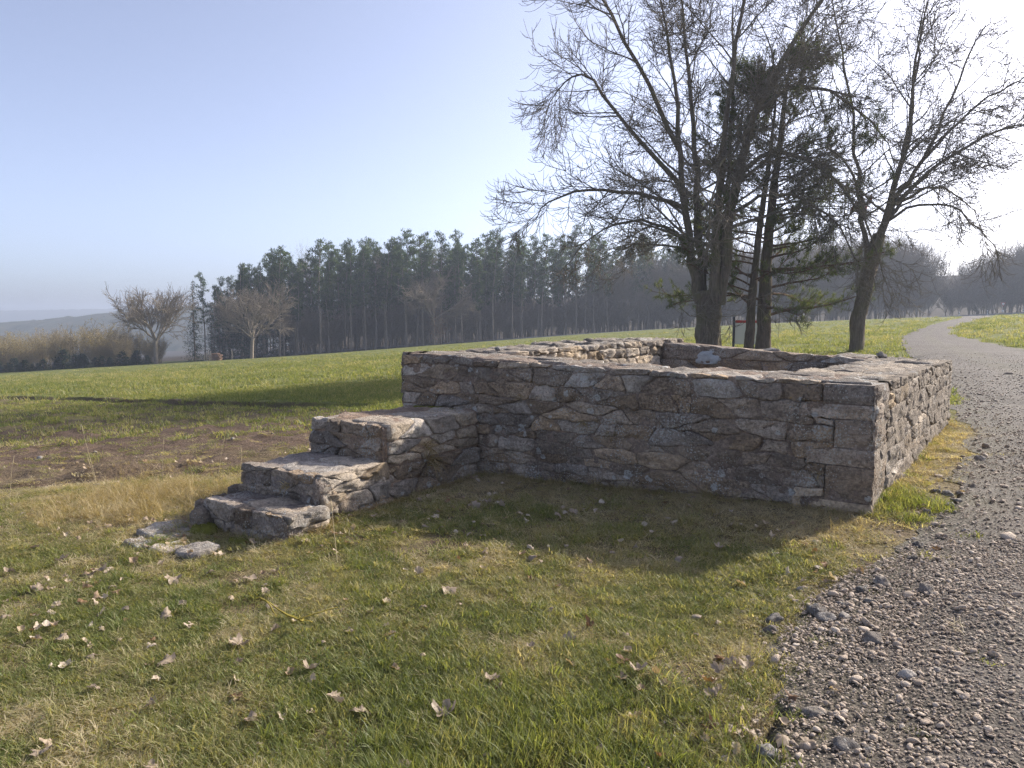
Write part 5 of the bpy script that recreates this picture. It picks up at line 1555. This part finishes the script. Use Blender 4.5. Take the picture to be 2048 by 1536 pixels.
def make_litter():
    r = np.random.default_rng(51)
    def mat(name, a, b):
        M = Mat(name)
        c = M.mix(M.noise(M.objc(), 4.0, 5, 0.7), a, b)
        c = M.mix(M.math('MULTIPLY', M.math('LESS_THAN', M.voro(M.objc(), 9.0), 0.12), 0.5), c, (0.12, 0.08, 0.05))
        return M.leafy(c, 0.22)
    m_pale = mat("pale_dead_leaf", (0.42, 0.345, 0.265), (0.22, 0.165, 0.115)); m_brown = mat("brown_dead_leaf", (0.20, 0.12, 0.07), (0.11, 0.065, 0.04))
    pale = [mesh_np("fallen_leaf", *leaf_mesh(r, c), m_pale, True) for c in (0.25, 0.5, 0.8, 0.35, 0.65, 1.0)]
    brown = [mesh_np("fallen_leaf", *leaf_mesh(r, c), m_brown, True) for c in (0.4, 0.7, 1.0)]
    # larger leaves, one by one: x, y, size in metres, kind
    BIG = LEAF_SPOTS
    for i, (x, y, sz, kind) in enumerate(BIG):
        me = (pale if kind == 0 else brown)[i % (6 if kind == 0 else 3)]
        sz *= r.uniform(0.55, 0.95)
        z = place_z(x, y) + 0.030 + 0.06 * sz
        put_mesh("fallen_leaf", me, (x, y, z), (r.normal(0, 0.32) + (3.14 if r.random() < 0.45 else 0), r.normal(0, 0.32), r.uniform(0, 6.28)), sz,
                 "pale curled dead leaf lying on the grass before the ruin" if kind == 0 else "dull brown curled dead leaf lying in the grass", "leaf",
                 "pale fallen leaves on the grass" if kind == 0 else "brown fallen leaves on the grass")
    # the many smaller ones
    kinds = []
    for k in range(5):
        V, F = leaf_mesh(r, r.uniform(0.2, 0.9))
        kinds.append(bpy.data.objects.new("small_leaf", mesh_np("small_leaf", V, F, MT["leaf_litter"], True, {"tone": ('FLOAT', np.full(len(V), 0.5))})))
    n = 6500
    x, y = frustum_pts(r, n, 1.9, 11.0)
    q = xyz(x, y)
    left = np.exp(-((x + 3.6) / 1.6) ** 2 - ((y - 5.2) / 1.6) ** 2)
    foot = np.exp(-(((x - 1.0) * 0.5912 + (y - 5.9) * 0.8065) / 0.9) ** 2) * ((x > -1) & (x < 3))
    corner = np.exp(-((x - 1.15) / 0.5) ** 2 - ((y - 3.0) / 0.45) ** 2)
    p = np.clip(0.12 + 1.0 * left + 0.30 * foot + 0.8 * corner, 0, 1) * smooth01((vnoise(q, 2.2) + 0.35) / 0.5) * (1 - 0.9 * path_mask(x, y))
    ok = (r.random(n) < p) & ~in_ruin(x, y, 0.0)
    x, y = x[ok], y[ok]; m = len(x)
    S = r.uniform(0.035, 0.085, m)
    scatter("leaf_litter", "scattered small dead leaves among the grass", "leaves", np.stack([x, y, ground_z(x, y) + 0.03], 1), np.stack([r.normal(0, .35, m) + 3.14 * (r.random(m) < 0.4), r.normal(0, .35, m), r.uniform(0, 6.28, m)], 1), np.stack([S, S, S], 1), r.integers(0, 5, m), np.clip(r.normal(0.5, 0.3, m), 0, 1), kinds)

LEAF_SPOTS = [(-0.42, 4.55, 0.16, 0), (-0.56, 4.3, 0.12, 0), (-0.87, 4.25, 0.12, 0), (-0.95, 4.0, 0.10, 0), (-0.30, 3.05, 0.17, 0), (-0.85, 3.25, 0.12, 0), (-0.70, 3.15, 0.13, 0), (-0.10, 3.35, 0.12, 0),
    (0.22, 4.2, 0.11, 0), (0.32, 3.75, 0.12, 0), (0.62, 3.4, 0.13, 0), (0.45, 3.95, 0.14, 1), (0.57, 3.5, 0.16, 1), (0.10, 3.7, 0.10, 0), (-1.20, 3.1, 0.13, 0), (-1.35, 3.35, 0.10, 1), (-1.05, 3.55, 0.12, 0),
    (-1.75, 3.3, 0.12, 0), (-1.9, 3.75, 0.13, 0), (-1.55, 3.9, 0.15, 0), (-1.4, 4.1, 0.12, 0), (-2.15, 3.5, 0.13, 0), (-2.4, 3.9, 0.12, 0), (-2.2, 4.4, 0.14, 0), (-1.7, 4.75, 0.12, 0), (-2.6, 4.6, 0.14, 0),
    (-2.9, 5.0, 0.13, 0), (-2.5, 5.1, 0.15, 0), (-2.3, 5.25, 0.14, 0), (-3.2, 5.4, 0.14, 0), (-3.5, 5.1, 0.13, 0), (-3.7, 5.7, 0.14, 0), (-3.1, 5.9, 0.12, 0), (-1.9, 5.0, 0.14, 0), (-1.75, 5.1, 0.12, 0),
    (-4.0, 5.5, 0.13, 0), (-4.2, 6.1, 0.14, 0), (-3.4, 4.6, 0.12, 0), (-2.75, 4.2, 0.11, 0), (-1.55, 4.45, 0.11, 0), (-0.2, 5.3, 0.12, 0), (0.15, 5.15, 0.12, 0), (0.75, 5.2, 0.11, 0), (1.2, 5.05, 0.12, 0), (0.95, 5.3, 0.10, 0),
    (-0.35, 6.6, 0.16, 0), (-0.22, 6.7, 0.14, 0), (-0.1, 6.55, 0.13, 0), (0.55, 6.25, 0.16, 0), (0.42, 6.2, 0.13, 0), (-0.6, 6.0, 0.13, 0), (-0.75, 6.05, 0.12, 0), (1.55, 5.2, 0.13, 0), (-1.0, 5.9, 0.11, 0),
    (1.10, 3.45, 0.12, 0), (1.02, 3.38, 0.13, 0), (1.16, 3.40, 0.11, 0), (1.20, 3.5, 0.10, 0), (1.07, 3.52, 0.12, 1), (0.95, 3.15, 0.14, 0), (1.0, 2.85, 0.15, 0), (1.12, 2.8, 0.13, 0), (0.85, 2.9, 0.12, 1), (1.2, 2.75, 0.12, 0),
    (0.72, 2.75, 0.12, 0), (1.28, 3.1, 0.11, 1), (-2.05, 2.95, 0.13, 0), (-0.45, 2.7, 0.11, 0), (0.35, 2.8, 0.10, 0), (-1.5, 2.8, 0.12, 0)]
make_litter()

def rock_mesh(r, mat, sq):
    V, F, m = pebble("loose_stone", r, 3, mat, 0.28, sq)
    V = V + 0.06 * fbm(V, 5.0, 3, r.uniform(0, 90))[:, None] * V / (np.linalg.norm(V, axis=1, keepdims=True) + 1e-6)
    return mesh_np("loose_stone", V, F, mat, True)

def make_loose_stones():
    r = np.random.default_rng(61)
    dark = [rock_mesh(r, MT["rock_dark"], s) for s in ((1, .8, .62), (1, .7, .7), (1, .85, .5))]
    pale = [rock_mesh(r, MT["rock_pale"], s) for s in ((1, .75, .45), (1, .8, .55))]
    # x, y, size, pale?
    for i, (x, y, sz, pl) in enumerate(STONE_SPOTS):
        me = (pale if pl else dark)[i % (2 if pl else 3)]; sz *= 0.88
        lab = ("pale flat-topped loose stone on the edge of the gravel track" if pl else "rough dark grey loose stone in the grass edge of the gravel track")
        if y > 8: lab = "pale loose stone lying on the bare earth strip"
        put_mesh("loose_stone", me, (x, y, place_z(x, y) + 0.10 * sz), (r.normal(0, .2), r.normal(0, .2), r.uniform(0, 6.28)), sz, lab, "stone",
                 "stones on the earth strip" if y > 8 else "pale stones by the track" if pl else "dark stones by the track")
STONE_SPOTS = [(2.19, 4.29, 0.125, 0), (2.33, 4.35, 0.141, 0), (2.27, 4.30, 0.086, 0), (2.52, 4.18, 0.150, 0), (1.78, 4.02, 0.158, 0), (1.79, 3.93, 0.142, 0), (1.98, 4.11, 0.093, 0), (1.90, 3.93, 0.102, 0), (2.15, 4.13, 0.107, 0), (1.51, 3.97, 0.143, 0), (1.45, 3.85, 0.100, 0), (1.91, 3.64, 0.156, 1), (1.84, 3.77, 0.098, 1), (2.33, 3.98, 0.067, 0), (1.33, 3.00, 0.147, 1), (1.87, 3.24, 0.118, 1), (1.26, 3.05, 0.065, 0), (1.35, 2.73, 0.135, 0), (1.42, 2.70, 0.090, 0), (1.03, 2.73, 0.128, 0), (2.03, 3.27, 0.074, 0), (1.73, 3.03, 0.069, 1), (2.91, 4.97, 0.111, 0), (2.72, 4.72, 0.122, 0), (2.89, 4.62, 0.088, 1), (3.42, 5.24, 0.087, 0), (3.89, 6.11, 0.121, 0), (3.70, 5.93, 0.117, 0), (3.43, 5.75, 0.095, 0), (3.90, 6.43, 0.117, 0), (3.96, 6.34, 0.125, 0), (4.09, 6.38, 0.105, 1), (4.35, 6.92, 0.102, 1), (4.35, 6.59, 0.119, 1), (5.23, 7.84, 0.154, 0), (5.02, 7.28, 0.108, 0), (0.94, 2.79, 0.062, 1), (1.83, 4.39, 0.066, 0), (1.12, 2.83, 0.072, 0), (0.86, 2.72, 0.070, 1), (1.57, 3.49, 0.059, 0), (1.69, 3.41, 0.063, 1), (2.09, 3.80, 0.064, 0), (-7.84, 11.65, 0.134, 1), (-5.24, 8.85, 0.131, 1), (-7.06, 11.89, 0.088, 1), (-8.34, 16.24, 0.119, 1), (-4.94, 14.07, 0.092, 1), (-4.41, 12.95, 0.095, 1), (-4.97, 12.51, 0.102, 1)]
make_loose_stones()

def box_part(name, cx, cy, cz, sx, sy, sz, mat, parent, bev=0.0):
    V = np.array([[x, y, z] for z in (-.5, .5) for (x, y) in ((-.5, -.5), (.5, -.5), (.5, .5), (-.5, .5))]) * np.array([sx, sy, sz]) + np.array([cx, cy, cz])
    F = np.array([[3, 2, 1, 0], [4, 5, 6, 7], [0, 1, 5, 4], [1, 2, 6, 5], [2, 3, 7, 6], [3, 0, 4, 7]])
    o = bpy.data.objects.new(name, mesh_np(name, V, F, mat)); o.parent = parent; link(o)
    if bev:
        b = o.modifiers.new("bevel", 'BEVEL'); b.width = bev; b.segments = 2
    return o

def tube_part(name, pts, r0, r1, sides, mat, parent):
    V, F = tubes([(np.array(pts, float), r0, r1, sides)])
    n = len(V); caps = [np.array([list(range(sides))[::-1]]), np.array([list(range(n - sides, n))])]
    o = bpy.data.objects.new(name, mesh_np(name, V, [F] + caps, mat, False)); o.parent = parent; link(o)
    return o

def make_info_board():
    x, y = 11.35, 36.5
    root = empty("information_board", (x, y, place_z(x, y)), R(-6))
    box_part("post", 0.0, 0, 0.85, 0.11, 0.09, 2.1, MT["steel"], root, 0.01)
    box_part("post", 1.25, 0, 0.85, 0.11, 0.09, 2.1, MT["steel"], root, 0.01)
    p = box_part("panel", 0.625, 0.0, 1.12, 1.12, 0.035, 1.22, MT["white_paint"], root, 0.006)
    box_part("header_band", 0.625, -0.021, 1.66, 1.118, 0.008, 0.135, MT["red_paint"], p)
    tag(root, "white information board with red header on dark posts behind the pine trunks", "sign")
make_info_board()

def make_roadside():
    # marker posts and the give-way sign at the road junction
    for (px, d, lab) in ((1914, 141, "slim white marker post left of the track where it meets the road"), (1970, 143, "small white marker post at the mouth of the track"), (2041, 146, "pale marker post on the verge to the right of the give-way sign")):
        x = at_px(px, d); root = empty("marker_post", (x, d, place_z(x, d)))
        V = np.array([[-.06, -.05, -.2], [.06, -.05, -.2], [.05, .06, -.2], [-.05, .06, -.2], [-.06, -.05, .95], [.06, -.05, .98], [.05, .06, 1.05], [-.05, .06, 1.02]])
        F = np.array([[3, 2, 1, 0], [4, 5, 6, 7], [0, 1, 5, 4], [1, 2, 6, 5], [2, 3, 7, 6], [3, 0, 4, 7]])
        o = bpy.data.objects.new("shaft", mesh_np("shaft", V, F, MT["white_paint"])); o.parent = root; link(o)
        box_part("black_band", 0.0, 0.003, 0.72, 0.128, 0.118, 0.17, MT["black_paint"], root)
        tag(root, lab, "post", "marker posts by the road")
    x, d = at_px(2000, 145), 145
    root = empty("give_way_sign", (x, d, place_z(x, d)))
    tube_part("pole", [(0, 0, -0.3), (0, 0, 1.2), (0, 0, 2.55)], 0.035, 0.035, 8, MT["galvanised"], root)
    def tri(name, s, yy, mat, par, th=0.02):
        P = np.array([[-s, 0, 0.577 * s], [s, 0, 0.577 * s], [0, 0, -1.155 * s]])
        V = np.concatenate([P + np.array([0, yy, 2.15]), P + np.array([0, yy + th, 2.15])])
        o = bpy.data.objects.new(name, mesh_np(name, V, [np.array([[0, 2, 1], [3, 4, 5]]), np.array([[0, 1, 4, 3], [1, 2, 5, 4], [2, 0, 3, 5]])], mat)); o.parent = par; link(o); return o
    pl = tri("plate", 0.48, -0.06, MT["red_paint"], root); tri("plate_face", 0.33, -0.068, MT["white_paint"], pl, 0.006)
    box_part("lower_plate", 0, -0.05, 0.75, 0.42, 0.015, 0.42, MT["white_paint"], root)
    tag(root, "give-way sign on a thin pole beside the far road", "sign")
make_roadside()

def make_wood_pile():
    r = np.random.default_rng(71)
    x, y = at_px(431, 112), 112.0
    root = empty("wood_pile", (x, y, place_z(x, y)))
    for row in range(5):
        for k in range(6 - (row > 3) * 2):
            px, pz = (k - 2.5) * 0.27 + (row % 2) * 0.13 + (row > 3) * 0.27, 0.13 + row * 0.23
            tube_part("log", [(px, -0.6 + r.normal(0, .06), pz), (px + r.normal(0, .02), 0, pz), (px, 0.6, pz)], r.uniform(.10, .135), r.uniform(.10, .135), 8, MT["cut_wood"], root)
    tag(root, "small stack of reddish cut logs at the edge of the dark wood", "wood pile")
    for k, (px, h) in enumerate(((409, 1.3), (413, 1.2), (418, 1.7), (421, 1.5), (463, 1.5))):
        xx = at_px(px, 110.5)
        root = empty("fence_post", (xx, 110.5, place_z(xx, 110.5)))
        tube_part("stake", [(0, 0, -.2), (r.normal(0, .03), 0, h * .5), (r.normal(0, .06), 0, h)], .055, .045, 6, MT["grey_wood"], root)
        tag(root, "pale wooden stake beside the log stack" if k < 4 else "lone pale wooden stake to the right of the log stack", "post", "stakes by the log stack" if k < 4 else None)
make_wood_pile()

def make_red_cloth():
    r = np.random.default_rng(81)
    d = 38.5; x = at_px(1704, d)
    root = empty("red_cloth", (x, d, 1.65 + (640 - 418) / 1422 * d))
    a, b = np.meshgrid(np.linspace(-1, 1, 14), np.linspace(-1, 1, 10))
    V = np.stack([a * 0.42 + 0.1 * b, 0.16 * vnoise(xyz(a, b), 2.0), b * 0.28 - 0.25 * a ** 2 + 0.1 * vnoise(xyz(a, b, 5.0), 2.5)], -1)
    ii = np.arange(a.size).reshape(a.shape)
    f = np.stack([ii[:-1, :-1], ii[:-1, 1:], ii[1:, 1:], ii[1:, :-1]], -1).reshape(-1, 4)
    o = bpy.data.objects.new("torn_sheet", mesh_np("torn_sheet", V.reshape(-1, 3), f, MT["red_cloth"], True)); o.parent = root; link(o)
    m = o.modifiers.new("thickness", 'SOLIDIFY'); m.thickness = 0.01
    tube_part("knotted_end", [(0.45, 0, 0.1), (0.62, 0.05, 0.35), (0.72, 0.05, 0.52)], 0.06, 0.13, 7, MT["red_cloth"], root)
    tag(root, "red scrap of cloth caught in the branches near the forked tree", "cloth")
make_red_cloth()

def make_wall_plants():
    r = np.random.default_rng(91)
    flank = lambda w, z, out=0.0: ruin_pt(4.16 - out, -w, z)
    front_ = lambda u, z, out=0.0: ruin_pt(u, -out, z)
    def hang(name, p, n, L, nrm, label, mat="straw", droop=0.9, parent=None):
        V, F, T = [], [], []
        for k in range(n):
            d = unit(nrm * r.uniform(0.5, 1.1) + r.normal(0, 0.45, 3) + np.array([0, 0, r.uniform(-0.1, 0.7)]))
            c = np.array([0, 0, 0]) + r.normal(0, 0.018, 3); l = L * r.uniform(0.5, 1.15); seg = 5
            side = unit(np.cross(d, r.normal(0, 1, 3))) * 0.0032; b = len(V); t = np.clip(r.normal(0.5, 0.22), 0, 1)
            for j in range(seg):
                w = 1 - 0.7 * j / seg
                V += [c - side * w, c + side * w]; T += [t, t]
                c = c + d * l / seg; d = unit(d + np.array([0, 0, -0.42 * droop]) + r.normal(0, 0.06, 3))
            V.append(c); T.append(t)
            for j in range(seg - 1):
                F += [(b + 2 * j, b + 2 * j + 1, b + 2 * j + 3), (b + 2 * j, b + 2 * j + 3, b + 2 * j + 2)]
            F.append((b + 2 * seg - 2, b + 2 * seg - 1, b + 2 * seg))
        o = bpy.data.objects.new(name, mesh_np(name, np.array(V), np.array(F), MT["wall_straw"], False, {"tone": ('FLOAT', np.array(T))}))
        o.location = p; link(o); tag(o, label, "grass tuft")
    MT["wall_straw"] = make_leaf_mat("wall_grass_blade", [(0.0, (0.13, 0.11, 0.05)), (0.4, (0.26, 0.20, 0.11)), (1.0, (0.44, 0.36, 0.22))], 0.3, 'GEOMETRY')
    nf = -U; nw = -W
    hang("grass_tuft", flank(0.92, 0.30, 0.03), 46, 0.24, nf, "dry grass tuft hanging from the side of the top step, upper of two")
    hang("grass_tuft", flank(0.88, 0.14, 0.03), 70, 0.30, nf, "large dry grass tuft hanging from the side of the top step, lower of two")
    hang("grass_tuft", flank(2.42, 0.12, -0.32), 34, 0.12, nw, "small dry tuft growing from the second step's front")
    hang("grass_tuft", front_(3.55, 0.80, 0.02), 18, 0.10, nw, "small pale grass tuft high on the shaded front wall near the steps")
    hang("grass_tuft", front_(2.72, 0.58, 0.02), 26, 0.14, nw, "pale grass tuft in the middle of the shaded front wall")
    hang("grass_tuft", front_(2.42, 0.50, 0.02), 18, 0.12, nw, "thin grass tuft low in the middle of the front wall")
    hang("grass_tuft", front_(0.42, 0.30, 0.02), 9, 0.14, nw, "wispy dead sprig on the corner stone of the front wall")
    # moss cushions
    def moss(p, ax, ay, h, label, n=26):
        a, b = np.meshgrid(np.linspace(-1, 1, n), np.linspace(-1, 1, n))
        rr = np.clip(1 - (a ** 2 + b ** 2), 0, 1)
        q = xyz(a, b, 3.0 + ax)
        edge = smooth01(rr * 2.2 + 0.55 * vnoise(q, 2.3) - 0.15)
        V = np.stack([a * ax, b * ay, h * edge * (0.75 + 0.25 * vnoise(q, 4.0)) + 0.012 * vnoise(q, 14.0) * edge - 0.02], -1).reshape(-1, 3)
        ii = np.arange(n * n).reshape(n, n)
        f = np.stack([ii[:-1, :-1], ii[:-1, 1:], ii[1:, 1:], ii[1:, :-1]], -1).reshape(-1, 4)
        o = bpy.data.objects.new("moss_cushion", mesh_np("moss_cushion", V, f, MT["moss"], True)); o.location = p; o.rotation_euler = (0, 0, math.atan2(U[1], U[0])); link(o)
        tag(o, label, "moss")
    moss(ruin_pt(5.02, -2.93, -0.25), 0.17, 0.12, 0.06, "yellow-green moss cushion on the lowest step slab")
    moss(ruin_pt(4.75, -0.07, 0.59), 0.42, 0.06, 0.04, "dark moss line along the back of the top step")
    moss(ruin_pt(4.45, -2.95, -0.25), 0.14, 0.08, 0.04, "small moss cushion at the foot of the third step's corner")
make_wall_plants()

def make_small_finds():
    r = np.random.default_rng(95)
    # stones left lying on the wall heads
    me = rock_mesh(r, MT["rock_dark"], (1, .8, .6))
    p = ruin_pt(A_LEN - 0.55, 1.3, 0); put_mesh("loose_stone", me, (p[0], p[1], float(top_z(A_LEN - 0.55, 1.3)) + 0.03), (0, 0, 1), 0.13, "dark fist-sized stone lying on the far left wall head", "stone")
    p = ruin_pt(2.6, B_LEN - 0.45, 0); put_mesh("loose_stone", rock_mesh(r, MT["rock_pale"], (1, .7, .45)), (p[0], p[1], float(top_z(2.6, B_LEN)) + 0.02), (0, 0, .4), 0.34, "flat grey stone lying on the rear wall head below the pine trunks", "stone")
    p = ruin_pt(0.95, B_LEN - 0.3, 0); put_mesh("loose_stone", rock_mesh(r, MT["rock_pale"], (1, .5, .5)), (p[0], p[1], float(top_z(0.95, B_LEN)) + 0.04), (0.3, 0.2, .2), 0.24, "upturned pale stone flake on the rear wall head at the leaning tree", "stone")
    p = ruin_pt(A_LEN - 0.75, 2.4, 0); put_mesh("loose_stone", rock_mesh(r, MT["rock_dark"], (1, .8, .7)), (p[0], p[1], float(top_z(A_LEN - 0.75, 2.4)) + 0.03), (0, 0, .2), 0.14, "grey stone lying on the lit inner edge of the left wall", "stone")
    # lichen-covered twig in the grass
    x, y = -1.28, 3.82
    z = place_z(x, y)
    main = grow(r, (0.03, 0.30, 0.05), (-0.25, -1, 0.0), 0.48, 8, 0.22, 0, 0)
    b1 = grow(r, at_t(main, 0.45)[0], (1, 0.15, 0.15), 0.24, 5, 0.2, 0, 0.05); b2 = grow(r, main[-1], (1, -0.3, 0.1), 0.16, 4, 0.25, 0, 0); b3 = grow(r, at_t(main, 0.15)[0], (0.4, 0.8, 0.2), 0.1, 3, 0.2, 0, 0)
    V, F = tubes([(main, .007, .005, 7), (b1, .005, .003, 6), (b2, .005, .003, 6), (b3, .004, .003, 5)])
    V = V + 0.004 * fbm(V, 60.0, 2)[:, None] * np.array([1, 1, 1])
    o = obj_np("twig", V, F, MT["yellow_lichen"], None, True); o.location = (x, y, z + 0.03)
    tag(o, "crooked twig crusted with bright yellow lichen in the grass", "twig")
    # tall dry stalks standing over the verge
    for k, (x, y, h) in enumerate(((-5.35, 9.0, 0.72), (-4.55, 9.1, 0.5), (-3.75, 8.9, 0.52), (-3.35, 8.7, 0.4), (-1.35, 5.35, 0.42), (-4.9, 8.3, 0.42), (-5.9, 8.2, 0.45))):
        st = grow(r, (0, 0, -0.02), (r.normal(0, .08), r.normal(0, .08), 1), h, 6, 0.04, 0, 0)
        V, F = tubes([(st, 0.0035, 0.002, 4), (np.array([st[-1], st[-1] + unit(st[-1] - st[-2]) * 0.04, st[-1] + unit(st[-1] - st[-2]) * 0.09]), 0.006, 0.002, 4)])
        o = obj_np("dry_stalk", V, F, MT["stalk"], None); o.location = (x, y, place_z(x, y))
        tag(o, "tall thin dry grass stalk standing above the verge by the steps", "stalk", "dry stalks on the verge")
MT["stalk"] = flat_mat("dry_stalk", (0.45, 0.37, 0.23), 0.8, 0.2, 0.2, 8)
make_small_finds()
